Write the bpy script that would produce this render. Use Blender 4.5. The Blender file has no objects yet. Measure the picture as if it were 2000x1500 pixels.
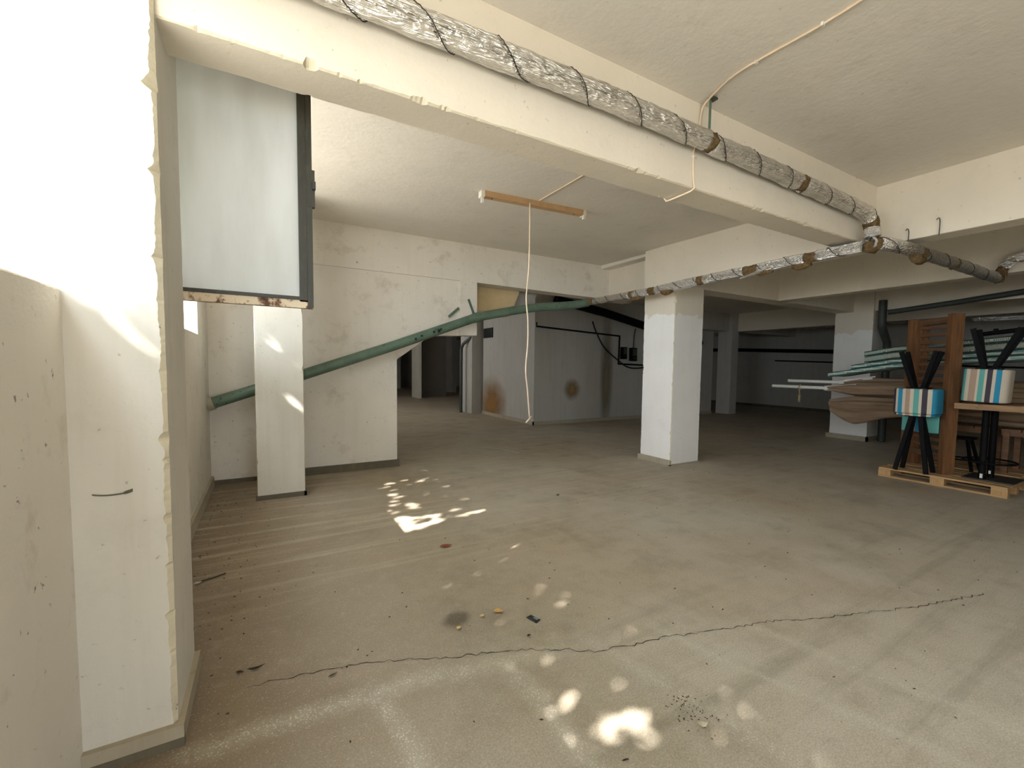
import bpy, bmesh, math, random
from mathutils import Vector, Matrix, noise
C = bpy.context.scene.collection
sc = bpy.context.scene
PI = math.pi

# ------------------------------------------------------------------ camera, light, exposure
cam_d = bpy.data.cameras.new('camera'); cam = bpy.data.objects.new('camera', cam_d); C.objects.link(cam)
cam_d.sensor_width = 36; cam_d.lens = 15.311
cam_d.shift_x = -0.003; cam_d.shift_y = 0.00796
cam_d.clip_start = 0.05
cam.matrix_world = Matrix(((0.867823, 0.018633, -0.496523, 0), (-0.49672, 0.057308, -0.866017, 0),
                           (0.012318, 0.998183, 0.058989, 1.5), (0, 0, 0, 1)))
sc.camera = cam
sc.view_settings.view_transform = 'Standard'; sc.view_settings.look = 'None'
sc.view_settings.gamma = 1.0; sc.view_settings.use_curve_mapping = False
EXPOSURE = 2.18
sc.view_settings.exposure = EXPOSURE

world = bpy.data.worlds.new('daylight'); sc.world = world; world.use_nodes = True
bg = world.node_tree.nodes['Background']
bg.inputs['Color'].default_value = (0.85, 0.93, 1.0, 1); bg.inputs['Strength'].default_value = 2.1

SUN = Vector((0.93, 0.45, -1.0)).normalized()
sd = bpy.data.lights.new('sun', 'SUN'); so = bpy.data.objects.new('sun', sd); C.objects.link(so)
sd.energy = 6.5; sd.angle = math.radians(0.53); sd.color = (1.0, 0.95, 0.88)
so.rotation_euler = SUN.to_track_quat('-Z', 'Y').to_euler(); so.location = (-12, -9, 14)

def portal(name, loc, rot, sx, sy):
    d = bpy.data.lights.new(name, 'AREA'); d.shape = 'RECTANGLE'; d.size = sx; d.size_y = sy
    d.cycles.is_portal = True
    o = bpy.data.objects.new(name, d); o.location = loc; o.rotation_euler = rot; C.objects.link(o)
# portals only tell the sampler where the sky comes in through the wall openings; they give no light of their own
portal('window_portal', (-0.82, -0.4, 2.35), (0, -PI/2, 0), 1.2, 4.95)
portal('window_portal', (-0.82, 4.06, 2.43), (0, -PI/2, 0), 1.3, 3.02)
portal('window_portal', (-0.82, 14.0, 2.45), (0, -PI/2, 0), 0.7, 6.0)
portal('entrance_portal', (1.05, -3.45, 1.1), (PI/2, 0, 0), 1.5, 2.2)
try:
    sc.cycles.use_denoising = True
    sc.cycles.max_bounces = 12; sc.cycles.diffuse_bounces = 5; sc.cycles.glossy_bounces = 4
    sc.cycles.sample_clamp_indirect = 6.0
    sc.cycles.caustics_reflective = False; sc.cycles.caustics_refractive = False
except Exception:
    pass

# ------------------------------------------------------------------ helpers
def lin(r, g, b):
    f = lambda c: (c/255/12.92) if c/255 <= 0.04045 else ((c/255+0.055)/1.055)**2.4
    return (f(r), f(g), f(b), 1)

class NT:
    def __init__(s, name):
        s.m = bpy.data.materials.new(name); s.m.use_nodes = True; s.t = s.m.node_tree; s.n = s.t.nodes
        s.b = s.n['Principled BSDF']; s.out = s.n['Material Output']
    def node(s, typ, **kw):
        n = s.n.new(typ)
        for k, v in kw.items():
            if k in n.inputs and not hasattr(n, k): n.inputs[k].default_value = v
            else:
                try: setattr(n, k, v)
                except Exception: n.inputs[k].default_value = v
        return n
    def link(s, a, b): s.t.links.new(a, b)
    def coord(s, scale=(1, 1, 1), kind='Object', loc=(0, 0, 0)):
        tc = s.n.new('ShaderNodeTexCoord'); mp = s.n.new('ShaderNodeMapping')
        mp.inputs['Scale'].default_value = scale; mp.inputs['Location'].default_value = loc
        s.link(tc.outputs[kind], mp.inputs['Vector']); return mp.outputs['Vector']
    def noise(s, vec, scale, detail=4, rough=0.55):
        n = s.n.new('ShaderNodeTexNoise'); n.inputs['Scale'].default_value = scale
        n.inputs['Detail'].default_value = detail; n.inputs['Roughness'].default_value = rough
        s.link(vec, n.inputs['Vector']); return n.outputs['Fac']
    def ramp(s, fac, stops, interp='LINEAR'):
        r = s.n.new('ShaderNodeValToRGB'); cr = r.color_ramp; cr.interpolation = interp
        while len(cr.elements) < len(stops): cr.elements.new(0.5)
        for e, (p, c) in zip(cr.elements, stops):
            e.position = p; e.color = c if len(c) == 4 else (*c, 1)
        s.link(fac, r.inputs['Fac']); return r.outputs['Color']
    def mix(s, fac, a, b, mode='MIX'):
        n = s.n.new('ShaderNodeMix'); n.data_type = 'RGBA'; n.blend_type = mode
        for v, i in ((fac, 0), (a, 6), (b, 7)):
            if hasattr(v, 'links'): s.link(v, n.inputs[i])
            else: n.inputs[i].default_value = v
        return n.outputs[2]
    def math(s, op, a, b=0.0, clamp=False):
        n = s.n.new('ShaderNodeMath'); n.operation = op; n.use_clamp = clamp
        for v, i in ((a, 0), (b, 1)):
            if hasattr(v, 'links'): s.link(v, n.inputs[i])
            else: n.inputs[i].default_value = v
        return n.outputs[0]
    def bump(s, h, strength=0.3, dist=0.01):
        b = s.n.new('ShaderNodeBump'); b.inputs['Strength'].default_value = strength; b.inputs['Distance'].default_value = dist
        s.link(h, b.inputs['Height']); s.link(b.outputs['Normal'], s.b.inputs['Normal'])
    def set(s, **kw):
        for k, v in kw.items():
            k = k.replace('_', ' ')
            if hasattr(v, 'links'): s.link(v, s.b.inputs[k])
            else: s.b.inputs[k].default_value = v
        return s.m

BW = lambda v: (v, v, v, 1)
def simple(name, col, rough=0.6, metal=0.0, var=0.12, scale=12, bump=0.0, spec=None):
    t = NT(name); v = t.coord(); n = t.noise(v, scale)
    if spec is not None: t.b.inputs['Specular IOR Level'].default_value = spec
    c = t.ramp(n, ((0.3, tuple(x*(1-var) for x in col[:3])), (0.7, tuple(min(1, x*(1+var)) for x in col[:3]))))
    t.set(Base_Color=c, Roughness=rough, Metallic=metal)
    if bump: t.bump(n, bump, 0.004)
    return t.m

def plaster(name, col, dirt=lin(140, 122, 92), grime=0.35, streak=0.25, spots=0.5, bump=0.25, upper=None):
    """painted plaster: soft mottling, drip streaks, specks of dirt; upper=(z, colour): another coat above that height"""
    t = NT(name); v = t.coord()
    base = t.mix(t.ramp(t.noise(v, 1.3, 5), ((0.35, BW(0)), (0.7, BW(1)))), col, tuple(x*0.93 for x in col[:3]) + (1,))
    if upper:
        sx = t.n.new('ShaderNodeSeparateXYZ'); t.link(v, sx.inputs[0])
        zz = t.math('ADD', sx.outputs['Z'], t.math('MULTIPLY', t.math('SUBTRACT', t.noise(v, 5, 3), 0.5), 0.35))
        base = t.mix(t.ramp(t.math('SUBTRACT', zz, upper[0]-0.5), ((0.49, BW(0)), (0.51, BW(1)))), base, upper[1])
    vs = t.coord((5, 5, 0.35))
    base = t.mix(t.math('MULTIPLY', t.ramp(t.noise(vs, 2.2, 5), ((0.5, BW(0)), (0.78, BW(1)))), streak), base, dirt)
    base = t.mix(t.math('MULTIPLY', t.ramp(t.noise(v, 3.5, 7, 0.7), ((0.55, BW(0)), (0.8, BW(1)))), grime), base, dirt)
    sp = t.ramp(t.noise(v, 26, 3, 0.6), ((0.685, BW(0)), (0.74, BW(1))))
    base = t.mix(t.math('MULTIPLY', sp, spots), base, lin(96, 82, 62))
    t.set(Base_Color=base, Roughness=0.85)
    t.b.inputs['Specular IOR Level'].default_value = 0.2
    h = t.math('ADD', t.noise(v, 18, 6, 0.65), t.math('MULTIPLY', t.noise(v, 3, 3), 1.5))
    t.bump(h, bump, 0.012)
    return t.m

def mesh(name, verts, faces, mat, parent=None, smooth=False, mats=None, fm=None, auto=None):
    me = bpy.data.meshes.new(name); me.from_pydata([tuple(v) for v in verts], [], faces); me.validate()
    for m in (mats or [mat]): me.materials.append(m)
    if fm:
        for p, i in zip(me.polygons, fm): p.material_index = i
    if smooth: me.polygons.foreach_set('use_smooth', [True]*len(me.polygons))
    if auto is not None:
        me.set_sharp_from_angle(angle=math.radians(auto))
    me.update()
    o = bpy.data.objects.new(name, me); C.objects.link(o)
    if parent: o.parent = parent
    return o

class MB:
    def __init__(s): s.v = []; s.f = []
    def add(s, v, f):
        k = len(s.v); s.v += [tuple(x) for x in v]; s.f += [tuple(i+k for i in q) for q in f]; return s
    def box(s, x0, x1, y0, y1, z0, z1):
        v = [(x, y, z) for z in (z0, z1) for y in (y0, y1) for x in (x0, x1)]
        return s.add(v, [(0, 2, 3, 1), (4, 5, 7, 6), (0, 1, 5, 4), (2, 6, 7, 3), (0, 4, 6, 2), (1, 3, 7, 5)])
    def bar(s, a, b, w, h, up=(0, 0, 1)):
        a, b = Vector(a), Vector(b); d = (b-a).normalized(); u = Vector(up)
        if abs(d.dot(u)) > 0.98: u = Vector((1, 0, 0))
        r = d.cross(u).normalized(); u = r.cross(d).normalized(); v = []
        for p in (a, b):
            for i, j in ((-1, -1), (1, -1), (1, 1), (-1, 1)): v.append(p + r*(i*w/2) + u*(j*h/2))
        return s.add(v, [(3, 2, 1, 0), (4, 5, 6, 7), (0, 1, 5, 4), (1, 2, 6, 5), (2, 3, 7, 6), (3, 0, 4, 7)])
    def tube(s, pts, r, n=10, rf=None, caps=True):
        v, f = tube_mesh(pts, r, n, rf, caps); return s.add(v, f)
    def prism(s, poly, a, b, axis):
        """poly in the plane across axis, swept from a to b along it"""
        def P(p, t):
            return {'x': (t, p[0], p[1]), 'y': (p[0], t, p[1]), 'z': (p[0], p[1], t)}[axis]
        n = len(poly); v = [P(p, a) for p in poly] + [P(p, b) for p in poly]
        f = [tuple(range(n))[::-1], tuple(range(n, 2*n))] + [(i, (i+1) % n, (i+1) % n+n, i+n) for i in range(n)]
        return s.add(v, f)
    def build(s, name, mat, parent=None, smooth=False, auto=None, fix=True):
        o = mesh(name, s.v, s.f, mat, parent, smooth, auto=auto)
        if fix:
            bm = bmesh.new(); bm.from_mesh(o.data); bmesh.ops.recalc_face_normals(bm, faces=bm.faces); bm.to_mesh(o.data); bm.free()
        return o

def tube_mesh(pts, r, n=10, rf=None, caps=True):
    pts = [Vector(p) for p in pts]; v = []; f = []; prev = None
    for i, p in enumerate(pts):
        d = (pts[min(i+1, len(pts)-1)] - pts[max(i-1, 0)]).normalized()
        if prev is None:
            u = Vector((0, 0, 1)) if abs(d.z) < 0.9 else Vector((1, 0, 0))
        else: u = prev
        u = (u - d*u.dot(d)).normalized(); prev = u; w = d.cross(u)
        for k in range(n):
            a = 2*PI*k/n; rr = rf(i, a) if rf else r
            v.append(p + (u*math.cos(a) + w*math.sin(a))*rr)
    for i in range(len(pts)-1):
        for k in range(n):
            f.append((i*n+k, i*n+(k+1) % n, (i+1)*n+(k+1) % n, (i+1)*n+k))
    if caps: f += [tuple(range(n))[::-1], tuple(range((len(pts)-1)*n, len(pts)*n))]
    return v, f

def smooth_path(pts, step=0.03):
    """Catmull-Rom through the points, resampled"""
    P = [Vector(p) for p in pts]; P = [P[0]*2-P[1]] + P + [P[-1]*2-P[-2]]; out = []
    for i in range(1, len(P)-2):
        n = max(1, int((P[i+1]-P[i]).length/step))
        for k in range(n):
            t = k/n; a, b, c, d = P[i-1], P[i], P[i+1], P[i+2]
            out.append(0.5*((2*b) + (c-a)*t + (2*a-5*b+4*c-d)*t*t + (3*b-a-3*c+d)*t**3))
    out.append(P[-2]); return out
def line_path(pts, step=0.03):
    P = [Vector(p) for p in pts]; out = []
    for a, b in zip(P, P[1:]):
        n = max(1, int((b-a).length/step)); out += [a.lerp(b, k/n) for k in range(n)]
    return out + [P[-1]]

def tag(o, label, cat=None, group=None, kind=None):
    if label: o['label'] = label
    if cat: o['category'] = cat
    if group: o['group'] = group
    if kind: o['kind'] = kind
    return o
def struct(o, label=None): return tag(o, label, None, None, 'structure')
def thing(name, label, cat, loc=(0, 0, 0), rz=0, group=None):
    o = bpy.data.objects.new(name, None); C.objects.link(o); o.location = loc; o.rotation_euler = (0, 0, rz)
    o.empty_display_size = 0.1
    return tag(o, label, cat, group)
def copy_tree(o, parent=None):
    c = o.copy(); C.objects.link(c)
    if parent: c.parent = parent
    for ch in list(o.children): copy_tree(ch, c)
    return c

def chipped(name, ax, L0, L1, rect, mats, seed, amp=0.03, step=0.02, base=0.005, prob=0.3, corners=(1, 1, 1, 1), cap=True, wob=0.0):
    """a cast bar along an axis whose four arrises are knocked and chipped: rings of 8 points, chipped faces in raw plaster"""
    rnd = random.Random(seed); a0, a1, b0, b1 = rect; n = max(2, int((L1-L0)/step)); V = []; F = []; M = []
    run = [0, 0, 0, 0]
    for i in range(n+1):
        t = L0 + (L1-L0)*i/n; c = []
        for k in range(4):
            q = noise.noise(Vector((t*4.5, seed*7.3+k*19.1, 0)))*0.6 + noise.noise(Vector((t*13, seed*3.1+k*11.7, 5)))*0.7 + noise.noise(Vector((t*37, seed+k*5.3, 9)))*0.45
            v = max(0.0, q - (0.55-prob)); run[k] = min(1.0, v*1.6)**1.4*amp + abs(noise.noise(Vector((t*50, seed+k*3.3, 2))))*base*0.6
            c.append((base*(1+0.9*noise.noise(Vector((t*9, seed+k*3.7, 21)))) + run[k])*(corners[k] if corners[k] else 0.3))
        w = lambda: rnd.uniform(-wob, wob)
        pts = [(a0+c[0], b0+w()*0.3), (a1-c[1], b0+w()*0.3), (a1, b0+c[1]), (a1, b1-c[2]), (a1-c[2], b1), (a0+c[3], b1), (a0, b1-c[3]), (a0, b0+c[0])]
        for p, q in pts:
            V.append({'z': (p, q, t), 'x': (t, p, q), 'y': (p, t, q)}[ax])
    for i in range(n):
        for k in range(8):
            F.append((i*8+k, i*8+(k+1) % 8, (i+1)*8+(k+1) % 8, (i+1)*8+k)); M.append(1 if k % 2 else 0)
    if cap: F += [tuple(range(8))[::-1], tuple(range(n*8, n*8+8))]; M += [0, 0]
    o = mesh(name, V, F, None, mats=mats, fm=M)
    bm = bmesh.new(); bm.from_mesh(o.data); bmesh.ops.recalc_face_normals(bm, faces=bm.faces); bm.to_mesh(o.data); bm.free()
    return o

def rounded_block(w, d, h, r=0.04, n=28, e=5.0, rows=3):
    """upholstered block: superellipse in plan, rolled over at top and bottom; centred, base at z=0"""
    V = []; F = []; zs = []
    for k in range(rows+1): a = PI/2*k/rows; zs.append((r*(1-math.cos(a)), r*(1-math.sin(a))))
    prof = [(z, i) for z, i in zs] + [(h-z, i) for z, i in reversed(zs)]
    for z, ins in prof:
        for k in range(n):
            a = 2*PI*k/n; c, s = math.cos(a), math.sin(a)
            V.append(((w/2-ins)*math.copysign(abs(c)**(2/e), c), (d/2-ins)*math.copysign(abs(s)**(2/e), s), z))
    m = len(prof)
    for i in range(m-1):
        for k in range(n): F.append((i*n+k, i*n+(k+1) % n, (i+1)*n+(k+1) % n, (i+1)*n+k))
    F += [tuple(range(n))[::-1], tuple(range((m-1)*n, m*n))]
    return V, F

# ------------------------------------------------------------------ materials
CREAM = lin(230, 220, 202); WHITE = lin(217, 212, 201)
M_cream = plaster('cream_paint', CREAM, grime=0.12, streak=0.03, spots=0.35, bump=0.18)
M_ceiling = plaster('ceiling_paint', lin(233, 226, 214), grime=0.18, streak=0.0, spots=0.25, bump=0.3)
M_wall = plaster('old_white_wall', lin(230, 223, 211), grime=0.45, streak=0.07, spots=0.75, bump=0.22)
M_white = plaster('white_pillar_paint', WHITE, grime=0.16, streak=0.12, spots=0.35, bump=0.2)
M_pillar = plaster('white_and_cream_pillar_paint', lin(246, 244, 240), grime=0.08, streak=0.05, spots=0.3, bump=0.2, upper=(2.33, CREAM))
M_raw = plaster('chipped_plaster', lin(214, 204, 178), grime=0.5, streak=0.1, spots=0.8, bump=0.5)
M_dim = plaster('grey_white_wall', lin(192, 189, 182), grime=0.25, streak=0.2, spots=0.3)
M_beige = simple('beige_board', lin(214, 190, 146), 0.8, var=0.08, scale=4)

def floor_material():
    t = NT('stained_concrete_floor'); v = t.coord()
    base = t.ramp(t.noise(v, 0.55, 6, 0.6), ((0.33, lin(182, 167, 145)), (0.66, lin(196, 189, 173))))
    sx = t.n.new('ShaderNodeSeparateXYZ'); t.link(v, sx.inputs[0]); X, Y = sx.outputs['X'], sx.outputs['Y']
    wob = t.math('MULTIPLY', t.math('SUBTRACT', t.noise(v, 2.2, 5, 0.65), 0.5), 0.5)
    # browner and dirtier towards the left wall, greener grey near the entrance
    left = t.ramp(t.math('ADD', t.math('MULTIPLY', X, -0.45), t.math('ADD', wob, 0.85)), ((0.0, BW(0)), (1.0, BW(1))))
    base = t.mix(t.math('MULTIPLY', left, 0.85), base, lin(122, 104, 82))
    near = t.ramp(t.math('ADD', t.math('MULTIPLY', Y, -0.5), t.math('ADD', wob, 1.0)), ((0.0, BW(0)), (0.7, BW(1))))
    base = t.mix(t.math('MULTIPLY', near, 0.5), base, lin(206, 202, 190))
    # mottles
    base = t.mix(t.math('MULTIPLY', t.ramp(t.noise(v, 5, 8, 0.72), ((0.48, BW(0)), (0.72, BW(1)))), 0.26), base, lin(136, 122, 100))
    base = t.mix(t.math('MULTIPLY', t.ramp(t.noise(v, 9, 6, 0.7), ((0.55, BW(0)), (0.8, BW(1)))), 0.35), base, lin(196, 188, 170))
    base = t.mix(t.math('MULTIPLY', t.ramp(t.noise(v, 1.4, 9, 0.68), ((0.5, BW(0)), (0.68, BW(1)))), 0.38), base, lin(124, 111, 91))
    base = t.mix(t.math('MULTIPLY', t.ramp(t.noise(v, 130, 3, 0.7), ((0.4, BW(1)), (0.6, BW(0)))), 0.34), base, lin(104, 92, 72))
    # drag marks: along x by the pillar, slanting ones near the entrance
    st = t.ramp(t.noise(t.coord((0.35, 7.0, 1)), 1.5, 5, 0.6), ((0.5, BW(0)), (0.7, BW(1))))
    zone = t.math('MULTIPLY', t.ramp(t.math('ADD', Y, wob), ((0.0, BW(0)), (1.0, BW(1)))), 1.0)
    zfar = t.math('MULTIPLY', t.math('SUBTRACT', Y, 2.6), 1.0, True)
    base = t.mix(t.math('MULTIPLY', t.math('MULTIPLY', st, zfar), 0.5), base, lin(198, 186, 164))
    tc = t.n.new('ShaderNodeTexCoord'); mp = t.n.new('ShaderNodeMapping'); mp.inputs['Rotation'].default_value = (0, 0, math.radians(68))
    mp.inputs['Scale'].default_value = (0.3, 5.0, 1); t.link(tc.outputs['Object'], mp.inputs['Vector'])
    st2 = t.ramp(t.noise(mp.outputs['Vector'], 1.6, 5, 0.6), ((0.52, BW(0)), (0.7, BW(1))))
    znear = t.math('MULTIPLY', t.math('SUBTRACT', 2.4, Y), 1.0, True)
    base = t.mix(t.math('MULTIPLY', t.math('MULTIPLY', st2, znear), 0.42), base, lin(130, 124, 108))
    # worn bands where the terrazzo shows through
    vo = t.n.new('ShaderNodeTexVoronoi'); vo.inputs['Scale'].default_value = 95; t.link(v, vo.inputs['Vector'])
    chips = t.ramp(vo.outputs['Distance'], ((0.22, BW(1)), (0.36, BW(0))))
    rare = t.ramp(t.noise(v, 60, 2), ((0.5, BW(0)), (0.56, BW(1))))
    worn = None
    def band(a, b, w):
        nonlocal worn
        (x0, y0), (x1, y1) = a, b; L = math.hypot(x1-x0, y1-y0); dx, dy = (x1-x0)/L, (y1-y0)/L
        along = t.math('ADD', t.math('MULTIPLY', X, dx), t.math('SUBTRACT', t.math('MULTIPLY', Y, dy), x0*dx+y0*dy))
        across = t.math('ADD', t.math('MULTIPLY', X, -dy), t.math('SUBTRACT', t.math('MULTIPLY', Y, dx), -x0*dy+y0*dx))
        across = t.math('ADD', across, t.math('MULTIPLY', wob, 0.22))
        m = t.math('SUBTRACT', 1.0, t.math('DIVIDE', t.math('ABSOLUTE', across), w), True)
        e = t.math('SUBTRACT', 1.0, t.math('MULTIPLY', t.math('SUBTRACT', t.math('ABSOLUTE', t.math('SUBTRACT', along, L/2)), L/2), 5.0), True)
        m = t.math('MULTIPLY', m, e)
        worn = m if worn is None else t.math('MAXIMUM', worn, m)
    for a, b, w in (((-0.2, 1.98), (0.62, 1.96), 0.085), ((0.6, 1.96), (1.3, 1.8), 0.085), ((0.42, 1.90), (0.52, 1.3), 0.07),
                    ((1.02, 1.86), (1.04, 1.0), 0.075), ((1.55, 1.7), (1.72, 0.9), 0.08), ((2.45, 1.4), (2.7, 0.5), 0.06), ((1.95, 1.6), (2.3, 0.5), 0.05)):
        band(a, b, w)
    wm = t.math('MULTIPLY', worn, t.ramp(t.noise(v, 14, 5, 0.7), ((0.3, BW(0.35)), (0.55, BW(1)))), True)
    base = t.mix(t.math('MULTIPLY', wm, 0.4), base, lin(192, 188, 172))
    ch = t.math('MULTIPLY', chips, t.math('ADD', t.math('MULTIPLY', wm, 0.7), t.math('MULTIPLY', rare, 0.25)), True)
    base = t.mix(ch, base, lin(216, 210, 196))
    # dark grit
    gr = t.ramp(t.noise(v, 42, 3, 0.6), ((0.70, BW(0)), (0.74, BW(1))))
    base = t.mix(t.math('MULTIPLY', gr, 0.6), base, lin(58, 50, 40))
    t.set(Base_Color=base, Roughness=t.ramp(t.noise(v, 3, 5), ((0.3, BW(0.5)), (0.7, BW(0.8)))))
    t.b.inputs['Specular IOR Level'].default_value = 0.35
    t.bump(t.math('ADD', t.noise(v, 30, 6, 0.7), t.math('MULTIPLY', t.noise(v, 4, 4), 0.6)), 0.22, 0.008)
    return t.m
M_floor = floor_material()

def foil_material():
    t = NT('crinkled_foil'); v = t.coord()
    vo = t.n.new('ShaderNodeTexVoronoi'); vo.inputs['Scale'].default_value = 24; vo.distance = 'MINKOWSKI' if False else 'EUCLIDEAN'
    w = t.mix(0.25, v, t.n.new('ShaderNodeTexNoise').outputs['Color'])
    t.link(w, vo.inputs['Vector'])
    n = t.math('MULTIPLY', t.noise(t.coord((1, 1, 1)), 22, 6, 0.65), 0.8)
    h = t.math('ADD', t.math('MULTIPLY', vo.outputs['Distance'], 0.8), n)
    dirt = t.ramp(t.noise(v, 7, 6, 0.7), ((0.5, BW(0)), (0.78, BW(1))))
    c = t.mix(t.math('MULTIPLY', dirt, 0.35), lin(246, 244, 240), lin(120, 100, 74))
    t.set(Base_Color=c, Metallic=1.0, Roughness=t.ramp(t.noise(v, 11, 4), ((0.35, BW(0.14)), (0.7, BW(0.28)))))
    t.bump(h, 0.7, 0.03)
    return t.m
M_foil = foil_material()
M_seam = simple('dark_foil_seam', lin(52, 46, 40), 0.7)
def wool_material():
    t = NT('brown_glass_wool'); v = t.coord(); n = t.noise(v, 30, 8, 0.75)
    t.set(Base_Color=t.ramp(n, ((0.3, lin(84, 64, 38)), (0.55, lin(136, 108, 68)), (0.75, lin(182, 156, 110)))), Roughness=1.0)
    t.bump(n, 1.0, 0.03); return t.m
M_wool = wool_material()
def green_pipe_material():
    t = NT('green_painted_iron'); v = t.coord()
    c = t.ramp(t.noise(v, 5, 5), ((0.3, lin(78, 98, 82)), (0.7, lin(100, 122, 104))))
    sp = t.ramp(t.noise(v, 20, 4, 0.6), ((0.62, BW(0)), (0.68, BW(1))))
    t.set(Base_Color=t.mix(t.math('MULTIPLY', sp, 0.85), c, lin(34, 40, 32)), Roughness=0.5)
    t.bump(t.noise(v, 25, 3), 0.2, 0.004); return t.m
M_green = green_pipe_material()
M_darkpipe = simple('dark_grey_green_pipe', lin(64, 68, 62), 0.5, var=0.15)
M_black = simple('black_metal', lin(15, 15, 16), 0.6, var=0.2, spec=0.12)
M_blackcable = simple('black_cable', lin(18, 18, 18), 0.6)
M_cord = simple('cream_flex', lin(226, 204, 176), 0.5, var=0.06)
def wood(name, c1, c2, axis, rough=0.6):
    t = NT(name); s = {'x': (0.6, 9, 9), 'y': (9, 0.6, 9), 'z': (9, 9, 0.6)}[axis]
    n = t.noise(t.coord(s), 3.2, 6, 0.6); k = t.noise(t.coord(), 9, 2)
    c = t.ramp(n, ((0.3, c1), (0.68, c2)))
    c = t.mix(t.math('MULTIPLY', t.ramp(k, ((0.66, BW(0)), (0.72, BW(1)))), 0.5), c, tuple(x*0.4 for x in c1[:3]) + (1,))
    t.set(Base_Color=c, Roughness=rough); t.bump(n, 0.2, 0.004); return t.m
M_lounger_z = wood('brown_stained_wood_upright', lin(92, 58, 34), lin(136, 94, 58), 'z')
M_lounger_x = wood('brown_stained_wood_slat', lin(88, 62, 42), lin(124, 92, 66), 'x')
M_pallet_y = wood('pale_pallet_wood', lin(170, 134, 92), lin(204, 170, 122), 'x', 0.8)
M_pallet_end = wood('pallet_block_wood', lin(176, 136, 90), lin(206, 168, 118), 'z', 0.8)
M_table = wood('table_wood', lin(140, 106, 72), lin(176, 140, 100), 'y')
M_darktable = wood('dark_table_wood', lin(92, 62, 40), lin(134, 96, 62), 'y')
M_plate = simple('grey_steel_plate', lin(58, 58, 56), 0.5, 0.3)
M_sticker = simple('white_sticker', lin(236, 236, 230), 0.5, var=0.02)
M_rail = None
def stripes(name, stops, axis='X', dull=1.0):
    """upholstery cloth with woven stripes across the width of the block (object coordinates, -0.5..0.5)"""
    t = NT(name); tc = t.n.new('ShaderNodeTexCoord'); sx = t.n.new('ShaderNodeSeparateXYZ'); t.link(tc.outputs['Object'], sx.inputs[0])
    f = t.math('ADD', sx.outputs[axis], 0.5)
    cols = t.ramp(f, stops, 'CONSTANT')
    v = t.coord(); w = t.noise(v, 180, 2)
    t.set(Base_Color=t.mix(t.math('MULTIPLY', w, 0.25), cols, (0.25, 0.22, 0.2, 1)), Roughness=0.9); t.bump(w, 0.2, 0.002); return t.m
cr, nv, bl, tp, te = lin(224, 212, 192), lin(52, 48, 66), lin(0, 150, 190), lin(186, 158, 136), lin(98, 182, 172)
M_stripe = stripes('striped_cloth', ((0, nv), (0.09, cr), (0.15, bl), (0.26, cr), (0.33, tp), (0.44, cr), (0.52, te), (0.64, cr), (0.70, nv), (0.82, cr), (0.91, bl)), 'X')
M_stripe_b = stripes('striped_cloth_mirrored', ((0, te), (0.09, cr), (0.18, tp), (0.33, cr), (0.38, te), (0.50, cr), (0.55, nv), (0.66, cr), (0.73, bl), (0.84, cr)), 'X')
M_stripe_c = stripes('striped_cloth_teal', ((0, te), (0.28, cr), (0.32, tp), (0.38, bl), (0.60, cr), (0.66, te)), 'X')

def mat_cloth(name, kind):
    t = NT(name); v = t.coord()
    if kind == 'block':
        w = t.n.new('ShaderNodeTexBrick'); w.inputs['Scale'].default_value = 1.0; w.inputs['Brick Width'].default_value = 0.18
        w.inputs['Row Height'].default_value = 0.045; w.inputs['Mortar Size'].default_value = 0.011
        mp = t.coord((1, 1, 1)); sx = t.n.new('ShaderNodeSeparateXYZ'); t.link(mp, sx.inputs[0]); cb = t.n.new('ShaderNodeCombineXYZ')
        t.link(t.math('ADD', sx.outputs['Y'], sx.outputs['X']), cb.inputs['X']); t.link(sx.outputs['Z'], cb.inputs['Y']); t.link(cb.outputs[0], w.inputs['Vector'])
        w.inputs['Color1'].default_value = lin(112, 160, 156); w.inputs['Color2'].default_value = lin(160, 190, 182); w.inputs['Mortar'].default_value = lin(214, 224, 206)
        c = t.mix(t.math('MULTIPLY', t.noise(v, 30, 3), 0.5), w.outputs['Color'], lin(86, 118, 112))
    else:
        vo = t.n.new('ShaderNodeTexVoronoi'); vo.inputs['Scale'].default_value = 4.2; vo.inputs['Randomness'].default_value = 0.3; t.link(t.coord((1, 1, 1.6)), vo.inputs['Vector'])
        s = t.math('SINE', t.math('MULTIPLY', vo.outputs['Distance'], 95))
        c = t.mix(t.ramp(s, ((0.42, BW(0)), (0.62, BW(1)))), lin(118, 130, 114), lin(218, 216, 196))
        c = t.mix(t.ramp(t.noise(v, 2.2, 2), ((0.5, BW(0)), (0.62, BW(0.55)))), c, lin(130, 172, 172))
    t.set(Base_Color=c, Roughness=0.9); t.bump(t.noise(v, 120, 2), 0.15, 0.002); return t.m
M_mat_block = mat_cloth('teal_block_print_cloth', 'block'); M_mat_ring = mat_cloth('ring_print_cloth', 'ring')
M_piping = simple('dark_teal_piping', lin(46, 74, 72), 0.8)
def khaki():
    t = NT('khaki_canvas'); v = t.coord(); n = t.noise(t.coord((5, 0.8, 5)), 2.2, 5)
    t.set(Base_Color=t.ramp(n, ((0.3, lin(122, 100, 78)), (0.7, lin(154, 130, 104)))), Roughness=0.95); t.bump(n, 0.5, 0.02); return t.m
M_khaki = khaki()
M_whitepole = simple('white_enamel_pole', lin(226, 224, 216), 0.4, var=0.03)
M_twine = simple('beige_twine', lin(168, 146, 108), 0.9)

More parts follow.
